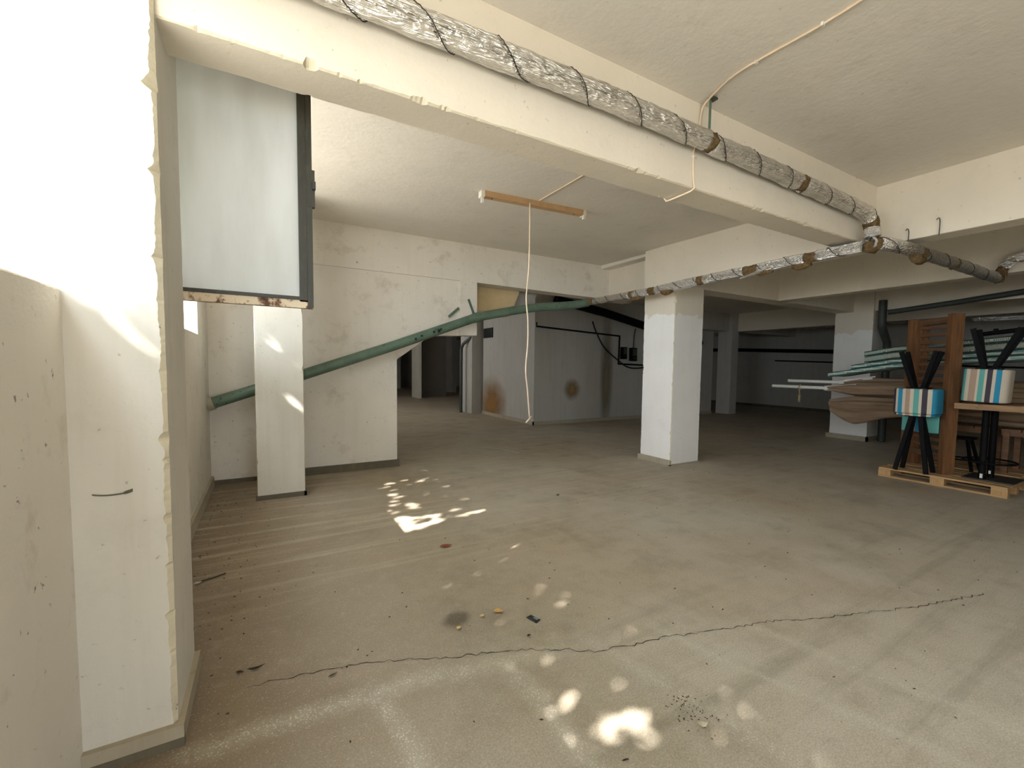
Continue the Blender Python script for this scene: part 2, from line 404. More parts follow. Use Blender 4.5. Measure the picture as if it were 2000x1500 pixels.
# ------------------------------------------------------------------ the shell
H = 3.34; BB = 2.755      # ceiling height, underside of the beams
fl = MB().box(-1.0, 17.6, -3.4, 30, -0.2, 0.0).build('floor', M_floor); struct(fl, 'worn grey brown concrete floor with drag marks and a long crack')
ceil = MB(); ceil.box(-1.0, 17.6, -3.4, 2.2, H, H+0.2); ceil.box(5.5, 17.6, 2.2, 30, H, H+0.2); ceil.box(-1.0, 5.5, 6.45, 30, H, H+0.2)
ceil.add([(-1.0, 2.2, H), (5.5, 2.2, H), (5.5, 6.5, 3.405), (-1.0, 6.5, 3.405), (-1.0, 2.2, 3.6), (5.5, 2.2, 3.6), (5.5, 6.5, 3.6), (-1.0, 6.5, 3.6)],
         [(0, 1, 2, 3), (7, 6, 5, 4), (0, 4, 5, 1), (2, 6, 7, 3), (1, 5, 6, 2), (0, 3, 7, 4)])
ceil.build('ceiling', M_ceiling); struct(bpy.data.objects['ceiling'], 'dusty cream painted concrete ceiling')

# left outer wall: parapet below two long openings
wl = MB(); X0, X1 = -0.8, -0.6
wl.box(X0, X1, 2.3, 5.57, 0, 1.79); wl.box(X0, X1, 2.3, 5.57, 2.98, 3.6); wl.box(X0, X1, 5.57, 11.0, 0, 3.6)
wl.box(X0, X1, -3.4, 2.3, 2.88, 3.5); wl.box(X0, X1, 11, 17, 0, 2.1); wl.box(X0, X1, 11, 17, 2.8, 3.5); wl.box(X0, X1, 17, 30, 0, 3.5)
wl.box(X0, X1, -3.4, -2.9, 1.5, 3.0)
wl.build('wall_left', M_wall); struct(bpy.data.objects['wall_left'], 'grimy white outer wall with high open windows')
par = chipped('wall_left_parapet', 'y', -3.4, 2.12, (X0, X1, 0, 1.745), [M_wall, M_raw], 5, amp=0.02, corners=(0, 0, 1, 1)); struct(par, 'low white parapet wall with chipped top left of the near column')

# far walls that close the hall
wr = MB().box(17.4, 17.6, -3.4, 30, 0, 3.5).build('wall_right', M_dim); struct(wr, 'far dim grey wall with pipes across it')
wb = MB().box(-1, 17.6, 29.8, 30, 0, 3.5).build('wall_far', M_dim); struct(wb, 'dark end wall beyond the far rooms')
wf = MB(); wf.box(-0.8, 0.3, -3.4, -3.2, 0, 3.5); wf.box(1.8, 17.6, -3.4, -3.2, 0, 3.5); wf.box(0.3, 1.8, -3.4, -3.2, 2.2, 3.5)
wf.build('wall_front', M_wall); struct(bpy.data.objects['wall_front'], 'entrance wall with a doorway')

# back wall of the near bay: haunched opening, hanging pier, recessed panel
bw = MB(); bw.prism([(-0.7, 0), (1.677, 0), (1.677, 1.581), (2.198, 1.955), (2.95, 1.985), (2.95, 2.6), (2.67, 2.9), (-0.7, 2.9)], 6.43, 6.66, 'y')
bw.prism([(-0.7, 2.824), (2.66, 2.824), (2.66, 1.975), (2.95, 1.985), (2.95, 2.824), (6.3, 2.785), (6.3, 3.6), (-0.7, 3.6)], 6.4, 6.66, 'y')
bw.build('wall_back', M_wall); struct(bpy.data.objects['wall_back'], 'stained white back wall with a haunched opening and recessed panel')
# boards and haunches seen through the gap above the green pipe
h1 = MB().prism([(2.9, 2.36), (3.75, 2.38), (3.95, 2.86), (3.9, 3.3), (2.9, 3.3)], 6.75, 7.0, 'y').build('trim_1', M_beige); struct(h1, 'beige boarded panel seen in the gap under the lintel')
h2 = MB().prism([(3.75, 2.42), (4.02, 2.47), (4.55, 2.88), (4.55, 3.3), (3.75, 3.3)], 7.05, 7.35, 'y').build('trim_2', M_dim); struct(h2, 'grey haunch of a beam seen in the gap under the lintel')

# walled-in plant room behind, and what stands beyond it
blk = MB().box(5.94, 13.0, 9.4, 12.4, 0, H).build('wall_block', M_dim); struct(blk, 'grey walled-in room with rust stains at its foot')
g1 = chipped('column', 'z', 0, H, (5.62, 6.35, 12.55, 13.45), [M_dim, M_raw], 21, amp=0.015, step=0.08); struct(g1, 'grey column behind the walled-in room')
g2 = MB().box(6.0, 6.12, 19.2, 20.3, 0, H).build('column', M_white); struct(g2, 'narrow bright white column seen far through the opening')
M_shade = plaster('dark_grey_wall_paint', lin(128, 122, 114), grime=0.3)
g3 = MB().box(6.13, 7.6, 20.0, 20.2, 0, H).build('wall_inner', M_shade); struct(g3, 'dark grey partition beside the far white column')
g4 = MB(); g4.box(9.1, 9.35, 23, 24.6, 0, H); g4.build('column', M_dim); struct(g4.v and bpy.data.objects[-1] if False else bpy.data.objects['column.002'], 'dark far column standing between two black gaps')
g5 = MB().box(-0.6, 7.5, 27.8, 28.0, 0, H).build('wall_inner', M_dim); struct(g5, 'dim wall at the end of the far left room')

# columns
nc = chipped('column', 'z', 0, H, (-1.05, -0.325, 2.07, 2.55), [M_white, M_raw], 3, amp=0.034, step=0.012, base=0.014, prob=0.42, corners=(1, 1, 0.5, 0)); struct(nc, 'large white column with a ragged chipped edge nearest on the left')
p2 = chipped('column', 'z', 0, 3.5, (-0.10, 0.372, 5.45, 5.83), [M_white, M_raw], 7, amp=0.02, step=0.03, corners=(1, 0.8, 1, 1)); struct(p2, 'slim white column before the back wall, lit by the window')
cc = chipped('column', 'z', 0, H, (5.38, 6.03, 4.56, 5.18), [M_pillar, M_raw], 11, amp=0.035, step=0.02, base=0.008, prob=0.4, corners=(1, 0.5, 1, 1)); struct(cc, 'square column in the middle, white below and cream above')
rc = chipped('column', 'z', 0, H, (11.03, 11.56, 4.24, 4.95), [M_pillar, M_raw], 12, amp=0.02, step=0.05); struct(rc, 'grey white column behind the stacked cushions')
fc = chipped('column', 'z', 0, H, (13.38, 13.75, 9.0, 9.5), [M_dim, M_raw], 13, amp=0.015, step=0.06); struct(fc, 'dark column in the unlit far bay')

# beams
bA = chipped('beam', 'x', -0.5, 5.4, (2.10, 2.34, BB, H+0.02), [M_cream, M_raw], 31, amp=0.05, step=0.012, base=0.007, prob=0.38, corners=(1, 1, 0, 0)); struct(bA, 'long cream beam with chipped lower edge above the foil pipe shadow')
bR = chipped('beam', 'y', -3.4, 5.18, (5.37, 5.62, BB, H+0.04), [M_cream, M_raw], 32, amp=0.02, prob=0.06, corners=(1, 1, 0, 0)); struct(bR, 'cream cross beam running over the middle column')
bB = MB().box(5.70, 5.96, 5.1, 6.45, BB, H+0.1).build('beam', M_cream); struct(bB, 'short set-back beam between middle column and back wall')
bD = chipped('beam', 'x', 5.5, 11.1, (4.60, 4.93, BB, H+0.02), [M_cream, M_raw], 33, amp=0.02, prob=0.1, corners=(1, 1, 0, 0)); struct(bD, 'shaded beam from the middle column to the right column')
bE = chipped('beam', 'y', -3.4, 4.65, (8.17, 8.42, BB, H+0.02), [M_cream, M_raw], 34, amp=0.02, prob=0.08, corners=(1, 1, 0, 0)); struct(bE, 'cross beam beyond the foil pipe joint on the right')
bF = MB().box(11.08, 11.33, -3.4, 4.3, BB, H+0.02).build('beam', M_cream); struct(bF, 'dim cross beam above the thin dark pipe')
bG = MB().box(13.7, 13.95, -3.4, 9.2, BB, H+0.02).build('beam', M_cream); struct(bG, 'dark cross beam farthest to the right')
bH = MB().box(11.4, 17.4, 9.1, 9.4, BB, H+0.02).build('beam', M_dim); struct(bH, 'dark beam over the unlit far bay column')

# skirting
M_skirt = plaster('grey_skirting', lin(176, 166, 146), grime=0.6, streak=0.3, spots=0.6)
M_skirt2 = plaster('dark_cement_skirting', lin(104, 98, 84), grime=0.5, streak=0.3, spots=0.6)
b = MB(); b.prism([(-0.6, 2.046), (-0.303, 2.046), (-0.303, 2.56), (-0.33, 2.56), (-0.33, 2.072), (-0.6, 2.072)], 0.035, 0.085, 'z'); b.box(-0.328, -0.304, 2.072, 2.56, 0.0, 0.035)
b.build('baseboard_near_column', M_skirt); struct(bpy.data.objects['baseboard_near_column'], 'cream skirting strip round the foot of the near column')
b = MB().box(-0.6, -0.302, 2.045, 2.071, 0, 0.035).build('baseboard_near_column_foot', M_skirt2); struct(b, 'dark cement strip under the near column skirting')
b = MB(); b.prism([(-0.6, 0), (-0.565, 0), (-0.575, 0.10), (-0.6, 0.11)], 2.55, 6.43, 'y'); b.build('baseboard_left', M_skirt); struct(bpy.data.objects['baseboard_left'], 'low skirting along the foot of the left wall')
b = MB(); b.box(0.2, 1.70, 6.385, 6.435, 0, 0.10); b.box(-0.6, 0.2, 6.41, 6.435, 0, 0.05); b.build('baseboard_back', M_skirt2); struct(bpy.data.objects['baseboard_back'], 'dark skirting along the foot of the back wall')
b = MB(); b.box(-0.115, 0.387, 5.43, 5.46, 0, 0.05); b.box(0.36, 0.387, 5.43, 5.84, 0, 0.055); b.build('baseboard_pillar', M_skirt2); struct(bpy.data.objects['baseboard_pillar'], 'cement skirting at the foot of the slim column')
b = MB(); b.box(5.355, 5.385, 4.545, 5.21, 0, 0.085); b.box(5.355, 6.04, 4.545, 4.57, 0, 0.02); b.build('baseboard_column', M_skirt); struct(bpy.data.objects['baseboard_column'], 'pale skirting on the left face of the middle column')
b = MB(); b.box(10.99, 11.035, 4.21, 5.0, 0, 0.1); b.box(10.99, 11.57, 4.21, 4.245, 0, 0.1); b.build('baseboard_right', M_skirt); struct(bpy.data.objects['baseboard_right'], 'grey skirting round the right column')
b = MB(); b.box(5.915, 5.945, 9.37, 12.4, 0, 0.09); b.box(5.915, 13, 9.37, 9.405, 0, 0.09); b.build('baseboard_block', M_skirt); struct(bpy.data.objects['baseboard_block'], 'pale skirting round the walled-in room')
b = MB(); b.box(17.36, 17.41, -3, 29, 0, 0.1); b.build('baseboard_far', M_skirt2); struct(bpy.data.objects['baseboard_far'], 'dark skirting on the far right wall')

# rust stains soaked into the walled-in room (flat marks on the plaster)
def blotch_material(name, col):
    t = NT(name); v = t.coord(); tc = t.n.new('ShaderNodeTexCoord')
    g = t.n.new('ShaderNodeTexGradient'); g.gradient_type = 'SPHERICAL'; t.link(tc.outputs['Object'], g.inputs['Vector'])
    a = t.math('MULTIPLY', g.outputs['Fac'], t.math('ADD', t.noise(v, 2.2, 5, 0.6), 0.35))
    t.set(Base_Color=col, Roughness=0.9, Alpha=t.ramp(a, ((0.08, BW(0)), (0.75, BW(0.85)))))
    return t.m
def blotch(name, parent, loc, normal, sx, sz, col):
    m = blotch_material(name, col); n = 20
    V = [(0, 0, 0)] + [(math.cos(2*PI*k/n), 0, math.sin(2*PI*k/n)) for k in range(n)]
    o = mesh(name, V, [(0, k+1, (k+1) % n+1) for k in range(n)], m, parent)
    o.scale = (sx, 1, sz); o.location = loc; o.rotation_euler = (0, 0, math.atan2(normal[1], normal[0]) + PI/2)
    return o
blotch('rust_stain', blk, (5.935, 11.75, 0.40), (-1, 0), 1.1, 0.95, lin(158, 110, 48))
blotch('rust_stain', blk, (7.15, 9.395, 0.9), (0, -1), 0.34, 0.36, lin(150, 116, 62))
blotch('damp_stain', blk, (8.35, 9.395, 1.3), (0, -1), 0.3, 2.2, lin(136, 126, 104))
# black vent with louvres in the block
vent = MB(); vent.box(5.925, 5.94, 11.72, 12.36, 2.36, 2.66); vo = vent.build('wall_vent', M_blackcable); tag(vo, 'black louvred vent high on the walled-in room under the green pipe', 'vent')
for k in range(6):
    MB().bar((5.915, 11.78+0.104*k, 2.38), (5.915, 11.78+0.104*k, 2.64), 0.02, 0.02).build('louvre', M_darkpipe, vo)

# ------------------------------------------------------------------ open casement on the left
def rusty():
    t = NT('rusty_cream_rail'); v = t.coord(); n = t.noise(v, 14, 6, 0.7)
    c = t.ramp(n, ((0.48, lin(214, 196, 168)), (0.56, lin(120, 86, 62)), (0.64, lin(60, 46, 38))))
    t.set(Base_Color=c, Roughness=0.8); t.bump(n, 0.5, 0.006); return t.m
M_rail = rusty()
def painted_iron():
    t = NT('dark_green_grey_frame_paint'); v = t.coord((1, 1, 0.25)); n = t.noise(v, 45, 5, 0.65)
    c = t.ramp(n, ((0.5, lin(50, 48, 37)), (0.68, lin(66, 63, 50)), (0.75, lin(140, 134, 116))))
    t.set(Base_Color=c, Roughness=0.55); return t.m
M_frame = painted_iron()
def frosted():
    t = NT('whitewashed_pane'); v = t.coord((3, 3, 0.6))
    c = t.ramp(t.noise(v, 1.6, 5), ((0.35, lin(206, 206, 200)), (0.65, lin(224, 225, 222))))
    tr = t.n.new('ShaderNodeBsdfTranslucent'); t.link(c, tr.inputs['Color']); mx = t.n.new('ShaderNodeMixShader'); mx.inputs[0].default_value = 0.35
    t.set(Base_Color=c, Roughness=0.35); t.link(t.b.outputs[0], mx.inputs[1]); t.link(tr.outputs[0], mx.inputs[2]); t.link(mx.outputs[0], t.out.inputs['Surface']); return t.m
M_pane = frosted()
win = bpy.data.objects.new('window_1', None); C.objects.link(win); win.location = (-0.6, 2.6, 1.797); struct(win, 'open casement with whitewashed pane and dark iron frame')
def wbox(name, m, x0, x1, y0, y1, z0, z1): return MB().box(x0+0.6, x1+0.6, y0-2.6, y1-2.6, z0-1.797, z1-1.797).build(name, m, win)
wbox('pane', M_pane, -0.56, 0.172, 2.618, 2.626, 1.85, 3.01)
st = wbox('frame_stile', M_frame, 0.166, 0.222, 2.6, 2.64, 1.83, 3.06); wbox('stile_bead', M_frame, 0.205, 0.232, 2.592, 2.602, 1.80, 3.06)
wbox('frame_stile', M_frame, -0.6, -0.55, 2.6, 2.64, 1.80, 3.06); wbox('frame_rail', M_frame, -0.6, 0.222, 2.6, 2.64, 3.01, 3.06)
r_ = wbox('frame_rail', M_rail, -0.6, 0.232, 2.6, 2.64, 1.797, 1.838); r_['label'] = 'flaking cream and rust bottom rail'
wbox('rail_bead', M_frame, -0.6, 0.17, 2.594, 2.62, 1.838, 1.856)
lt = wbox('latch', M_frame, 0.212, 0.245, 2.588, 2.62, 2.33, 2.52); lt['label'] = 'worn iron latch'
MB().box(0.832, 0.848, -0.03, -0.008, 0.62, 0.66).build('latch_bolt', M_plate, lt)

# ------------------------------------------------------------------ lagged pipes
def foil_sleeve(path, r, seed, parent, step_amp=0.10, pitch=0.42, phase=0.0, lump=0.11, name='foil_sleeve', seam=True):
    pts = path; n = 22; V = []; s = [0]
    for a, b_ in zip(pts, pts[1:]): s.append(s[-1] + (b_-a).length)
    wd = lambda d: d + 0.06*noise.noise(Vector((d*3.1, seed*1.7, 0)))
    def rf(i, a):
        k = (wd(s[i])/pitch - a/(2*PI) + phase) % 1.0
        saw = (k - 0.5)*step_amp
        groove = -0.06 if (k < 0.05 or k > 0.97) else 0
        q = pts[i]
        nz = noise.noise(Vector((q.x*7+seed, q.y*7+math.cos(a)*1.2, q.z*7+math.sin(a)*1.2)))*lump + noise.noise(Vector((q.x*26+seed, q.y*26+math.cos(a)*3, q.z*26+math.sin(a)*3)))*lump*0.6
        return r*(1 + saw + nz + groove)
    v, f = tube_mesh(pts, r, n, rf)
    o = mesh(name, v, f, M_foil, parent, smooth=True)
    if seam:
        # the edge of each spiral turn of the wrap, a thin dark line
        k = math.ceil(s[0]/pitch + phase); tot = s[-1]; run = []
        npt = int(tot/0.010); P = []
        for j in range(npt+1):
            d = j*0.010; a = (wd(d)/pitch + phase)*2*PI
            i = 0
            while i < len(s)-2 and s[i+1] < d: i += 1
            t_ = (d-s[i])/max(1e-6, s[i+1]-s[i]); c = pts[i].lerp(pts[i+1], min(1, t_)); dr = (pts[i+1]-pts[i]).normalized()
            u = Vector((0, 0, 1)) if abs(dr.z) < 0.9 else Vector((1, 0, 0)); u = (u-dr*u.dot(dr)).normalized(); w_ = dr.cross(u)
            P.append(c + (u*math.cos(a)+w_*math.sin(a))*(rf(i, a % (2*PI))*1.0))
        if len(P) > 3:
            v2, f2 = tube_mesh(P, 0.0028, 5); mesh('wrap_seam', v2, f2, M_seam, o, smooth=True)
    return o
def wool(path, r, seed, parent):
    rf = lambda i, a: r*(1 + 0.28*noise.noise(Vector((path[i].x*13+seed, path[i].y*13+math.cos(a)*2, path[i].z*13+math.sin(a)*2))) + 0.2*noise.noise(Vector((path[i].x*45+seed, math.cos(a)*6+path[i].y*45, math.sin(a)*6))))
    v, f = tube_mesh(path, r, 18, rf); return mesh('glass_wool', v, f, M_wool, parent, smooth=True)
def cut(path, a, b_):
    out = []; s = 0
    for p, q in zip(path, path[1:]):
        if a <= s <= b_: out.append(p)
        s += (q-p).length
    return out if len(out) > 1 else path[:2]
def plen(path): return sum((q-p).length for p, q in zip(path, path[1:]))

def lagged_pipe(name, label, path, r, gaps, seed, **kw):
    t = thing(name, label, 'pipe'); L = plen(path); a = 0
    for g0, g1 in gaps + [(L+0.1, L+0.1)]:
        if g0 - a > 0.05: foil_sleeve(cut(path, a, min(g0, L)), r, seed + a*3.1, t, phase=a*0.37, **kw)
        if g0 < L: wool(cut(path, g0-0.02, g1+0.02), r*0.93, seed+a, t)
        a = g1
    return t
mp_ = smooth_path([(-0.3, 2.015, 3.03), (0.4, 2.015, 3.042), (1.7, 2.015, 3.055), (2.6, 2.015, 3.045), (3.8, 2.018, 3.025), (4.6, 2.015, 3.005), (4.9, 2.005, 2.985), (5.0, 1.99, 2.92), (5.005, 1.98, 2.84), (4.99, 1.97, 2.74)], 0.018)
lp1 = lagged_pipe('lagged_pipe', 'thick foil-wrapped pipe along the front of the long beam', mp_, 0.064, [(2.93, 2.97), (4.08, 4.14), (5.33, 5.40)], 1.0)
yp = smooth_path([(4.97, 2.02, 2.685), (4.965, 2.6, 2.675), (4.965, 3.3, 2.66), (4.97, 3.9, 2.655), (4.97, 4.7, 2.638), (4.97, 5.4, 2.64), (4.97, 6.12, 2.65)], 0.018)
lp2 = lagged_pipe('lagged_pipe', 'torn foil-wrapped pipe running from the elbow past the middle column', yp, 0.056, [(0.42, 0.52), (1.04, 1.18), (1.75, 1.82), (2.56, 2.68), (3.0, 3.07), (3.94, 4.1)], 5.0, pitch=0.3, lump=0.12)
xp = smooth_path([(4.97, 1.97, 2.70), (5.15, 1.86, 2.685), (5.6, 1.81, 2.665), (6.5, 1.8, 2.67), (7.3, 1.8, 2.672), (8.02, 1.8, 2.672)], 0.02)
lp3 = lagged_pipe('lagged_pipe', 'dirty foil-wrapped pipe leading right under the cross beams', xp, 0.06, [(0.0, 0.07), (0.62, 0.74), (1.5, 1.55), (2.95, 3.1)], 9.0, pitch=0.5, lump=0.1)
zp = smooth_path([(8.03, 1.79, 2.70), (8.02, 1.775, 2.79), (8.02, 1.70, 2.885), (8.02, 1.55, 2.92), (8.02, 1.0, 2.935), (8.02, -1.0, 2.95)], 0.02)
lp4 = lagged_pipe('lagged_pipe', 'curved foil-wrapped elbow rising from the brown joint at right', zp, 0.06, [(0.0, 0.1)], 12.0, pitch=0.4, lump=0.12)
# hanging lumps of lagging and torn foil
for k, (p, s_) in enumerate((((4.97, 2.55, 2.6), 0.05), ((4.97, 2.95, 2.61), 0.055), ((4.97, 4.35, 2.585), 0.06), ((4.97, 4.95, 2.575), 0.05))):
    wool([Vector(p)+Vector((0, -0.06, 0.02)), Vector(p), Vector(p)+Vector((0, 0.06, 0.0)), Vector(p)+Vector((0, 0.10, 0.02))], s_*0.7, 20+k, lp2)
wool([Vector((4.93, 1.985, 2.66)), Vector((4.97, 1.975, 2.665)), Vector((5.03, 1.95, 2.66))], 0.05, 33, lp1)
wool([Vector((5.45, 1.80, 2.61)), Vector((5.52, 1.80, 2.585)), Vector((5.6, 1.80, 2.59))], 0.045, 31, lp3)
for k, (a, b_) in enumerate((((4.93, 3.0, 2.62), (4.90, 3.22, 2.575)), ((4.93, 3.85, 2.60), (4.92, 4.2, 2.57)))):
    w = 0.02; A, B_ = Vector(a), Vector(b_)
    mesh('foil_flap', [A+Vector((0, 0, w)), A-Vector((0, 0, w)), B_-Vector((0.01, 0, w*0.6)), B_+Vector((0, 0, w*0.4))], [(0, 1, 2, 3)], M_foil, lp2).modifiers.new('thick', 'SOLIDIFY').thickness = 0.003
# thin wire hooks on the cross beam above the right-hand lagged pipe
for x, zt in ((5.362, 2.93),):
    for yy, z1 in ((1.82, 2.86), (1.60, 2.90)):
        o = MB().tube(smooth_path([(x-0.012, yy, 2.74), (x-0.012, yy, z1-0.03), (x-0.012, yy+0.012, z1), (x-0.012, yy+0.025, z1-0.015)], 0.01), 0.004, 6).build('wire_hook', M_darkpipe)
        tag(o, 'bent wire hook on the cross beam just right of the elbow' if yy > 1.7 else 'second wire hook farther right on the cross beam', 'hook')
# strap hanger
o = MB(); o.bar((2.66, 2.018, 3.34), (2.66, 2.018, 3.10), 0.022, 0.004, (0, 1, 0)); o = o.build('pipe_hanger', M_green); tag(o, 'flat green strap hanging the foil pipe from the ceiling', 'bracket')
MB().box(2.645, 2.70, 1.99, 2.03, 3.325, 3.338).build('ceiling_plate', M_darkpipe, o)

# green soil pipe
gp = thing('green_pipe', 'sloping green iron pipe across the back wall behind the slim column', 'pipe')
gpath = line_path([(-0.6, 6.24, 1.005), (0.418, 6.2, 1.359), (1.582, 6.2, 1.772), (2.845, 6.2, 2.249)], 0.06)[:-1] + smooth_path([(2.845, 6.2, 2.249), (3.5, 6.2, 2.40), (4.07, 6.19, 2.505), (4.42, 6.17, 2.545), (4.7, 6.15, 2.585), (4.97, 6.12, 2.64)], 0.05)
v, f = tube_mesh(gpath, 0.068, 20); mesh('pipe_body', v, f, M_green, gp, smooth=True, auto=50)
MB().tube([Vector((-0.6, 6.24, 1.005)), Vector((-0.54, 6.238, 1.026))], 0.08, 18).build('collar', M_skirt, gp, smooth=True, auto=40)
MB().tube([Vector((2.80, 6.2, 2.232)), Vector((2.90, 6.2, 2.262))], 0.076, 18).build('collar', M_green, gp, smooth=True, auto=40)
# leaking hole with black drips
for k, (x, z, s_) in enumerate(((2.20, 2.005, 0.028), (2.13, 1.985, 0.016), (1.95, 1.92, 0.014), (1.86, 1.87, 0.018), (2.24, 2.03, 0.014))):
    MB().tube([Vector((x, 6.128, z)), Vector((x+0.02, 6.138, z+0.004))], s_, 7).build('rust_hole', M_blackcable, gp)
# cut-off hanger straps above it
for k, (a, b_) in enumerate((((2.80, 6.398, 2.55), (2.90, 6.398, 2.31)), ((2.64, 6.398, 2.40), (2.47, 6.398, 2.25)))):
    o = MB(); o.bar(a, b_, 0.04, 0.006, (0, 1, 0)); o = o.build('pipe_hanger', M_green); tag(o, ('upright green strap end above the green pipe' , 'slanting green strap end beside the green pipe')[k], 'bracket')

# dark pipes in the back
def pipe(name, label, pts, r, m, smoothp=True, n=14):
    o = MB().tube(smooth_path(pts, 0.08) if smoothp else [Vector(p) for p in pts], r, n).build(name, m, smooth=True, auto=50); return tag(o, label, 'pipe')
pipe('drain_pipe', 'dark drain pipe bending down beside the right column', [(11.05, 4.10, 2.95), (11.05, 4.10, 2.5), (11.06, 4.10, 2.42), (11.2, 4.10, 2.25), (11.33, 4.10, 2.10), (11.35, 4.10, 2.0), (11.35, 4.10, 0.0)], 0.07, M_darkpipe)
pipe('branch_pipe', 'thin dark pipe sloping up to the right above the cushions', [(11.0, 3.98, 2.69), (11.0, 3.0, 2.77), (11.0, 2.17, 2.85), (11.0, -2, 3.2)], 0.05, M_darkpipe, False)
pipe('wall_pipe', 'thick black pipe running level across the far dark wall', [(17.28, 20, 2.5), (17.28, 11.36, 2.31), (17.28, 7.0, 2.12), (17.28, -3, 1.9)], 0.07, M_black, False)
pipe('wall_pipe', 'thin black conduit low on the far dark wall', [(17.36, 9.8, 1.85), (17.36, 3.0, 1.62)], 0.025, M_black, False)
fp = line_path([(17.2, 12.5, 2.98), (17.2, 11.4, 3.02), (17.2, 7.8, 3.05), (17.2, -2, 3.06)], 0.06)
t = thing('lagged_pipe', 'dim foil-wrapped pipe high on the far dark wall', 'pipe'); foil_sleeve(fp, 0.06, 40, t, lump=0.2, seam=False)
fp = line_path([(14.3, 3.59, 2.72), (14.3, 2.7, 2.69), (14.3, -2, 2.80)], 0.06)
t = thing('lagged_pipe', 'short bright foil-wrapped pipe behind the upturned stool legs', 'pipe'); foil_sleeve(fp, 0.05, 43, t, lump=0.2, seam=False)
pipe('large_duct', 'large black sloping pipe across the walled-in room', [(6.4, 9.15, 3.2), (8.04, 9.15, 2.98), (9.5, 9.15, 2.72), (12, 9.15, 2.3)], 0.11, M_black, False)
pipe('vent_pipe', 'thin dark standpipe with elbow beside the grey column', [(5.45, 13.0, 0), (5.45, 13.0, 2.05), (5.5, 12.95, 2.2), (5.65, 12.6, 2.42)], 0.05, M_darkpipe, False)

# electrics on the walled-in room
o = MB().tube([Vector(p) for p in ((5.97, 9.36, 2.62), (5.97, 9.36, 2.52), (8.75, 9.36, 2.40), (8.78, 9.36, 2.40))], 0.022, 8).tube([Vector((8.78, 9.36, 2.41)), Vector((8.76, 9.36, 1.60))], 0.022, 8).tube([Vector((8.74, 9.36, 1.61)), Vector((11, 9.36, 1.55))], 0.022, 8).build('conduit', M_black, smooth=True, auto=40); tag(o, 'black conduit stepping down the front of the walled-in room', 'conduit')
o = MB().tube(smooth_path([(7.75, 9.33, 2.75), (7.9, 9.33, 2.45), (8.2, 9.33, 2.05), (8.7, 9.33, 1.72), (9.1, 9.33, 1.52), (9.6, 9.33, 1.50), (10.4, 9.33, 1.62)], 0.06), 0.02, 8).build('cable', M_blackcable, smooth=True); tag(o, 'slack black cable looping below the switch boxes', 'cable')
for k, (x, z, w, h, lab) in enumerate(((8.93, 1.92, 0.15, 0.34, 'left black switch box on the walled-in room'), (9.30, 1.89, 0.2, 0.38, 'right larger switch box on the walled-in room'))):
    t = thing('switch_box', lab, 'switch box', (x, 9.4, z))
    MB().box(-w/2, w/2, -0.12, 0, -h/2, h/2).build('case', M_black, t); MB().box(-w*0.38, w*0.38, -0.135, -0.12, -h*0.1, h*0.42).build('cover', M_darkpipe, t)
    if k: MB().box(-w*0.2, w*0.25, -0.14, -0.12, -h*0.38, -h*0.2).build('window', M_plate, t); MB().tube([Vector((0, -0.06, h/2)), Vector((0.02, -0.06, 0.55)), Vector((0.08, -0.05, 0.75))], 0.012, 6).build('lead', M_blackcable, t)

# ------------------------------------------------------------------ fluorescent batten with its pull cord, cable
ZC = 3.37
lamp = thing('lamp_batten', 'bare brown lamp batten without a tube under the ceiling', 'lamp', (2.70, 4.30, 3.355), math.atan2(-0.10, 1.30))
M_batten = simple('faded_brown_batten', lin(196, 160, 118), 0.6, var=0.08); M_cap = simple('white_lampholder', lin(234, 230, 218), 0.4, var=0.03)
bm_ = MB(); bm_.prism([(-0.045, 0.02), (0.045, 0.02), (0.04, -0.04), (-0.04, -0.04)], -0.64, 0.64, 'x'); bm_.build('batten', M_batten, lamp)
for s_ in (-1, 1):
    e = MB(); e.box(s_*0.65-0.02, s_*0.65+0.02, -0.045, 0.045, -0.05, 0.02); e = e.build('end_cap', M_cap, lamp)
    MB().box(s_*0.65-0.012, s_*0.65+0.012, -0.03, 0.005, -0.11 if s_ < 0 else -0.085, -0.05).build('lampholder', M_cap, e)
for x in (-0.53, 0.52): MB().tube([Vector((x, 0.0, -0.0415)), Vector((x, 0.0, -0.040))], 0.009, 10).build('screw_hole', M_black, lamp)
cp = smooth_path([(2.59, 4.235, 3.32), (2.588, 4.23, 2.98), (2.583, 4.23, 2.60), (2.555, 4.23, 2.27), (2.58, 4.23, 2.02), (2.585, 4.235, 1.75), (2.56, 4.23, 1.47), (2.585, 4.23, 1.25), (2.615, 4.23, 0.97), (2.622, 4.23, 0.90)], 0.04)
o = MB().tube(cp, 0.008, 8).tube(smooth_path([(2.57, 4.225, 0.86), (2.60, 4.22, 0.89), (2.62, 4.23, 0.905), (2.645, 4.235, 0.93)], 0.01), 0.009, 6).build('hanging_cord', M_cord, smooth=True); tag(o, 'cream flex hanging from the lamp batten, knotted at its end', 'cord')
cab = smooth_path([(2.59, 1.0, 3.333), (2.6, 1.3, 3.333), (2.57, 1.73, 3.332), (2.62, 1.95, 3.328), (2.655, 2.075, 3.30), (2.655, 2.09, 3.22), (2.645, 2.092, 3.10), (2.60, 2.092, 2.99), (2.61, 2.092, 2.80), (2.613, 2.085, 2.755), (2.612, 2.11, 2.742), (2.615, 2.33, 2.742), (2.62, 2.355, 2.77), (2.63, 2.355, 3.30), (2.64, 2.40, 3.335), (2.69, 3.4, 3.348), (2.70, 4.22, 3.36)], 0.04)
cab = [Vector((3.0, -1.0, 3.333)), Vector((2.7, 0.4, 3.333))] + cab
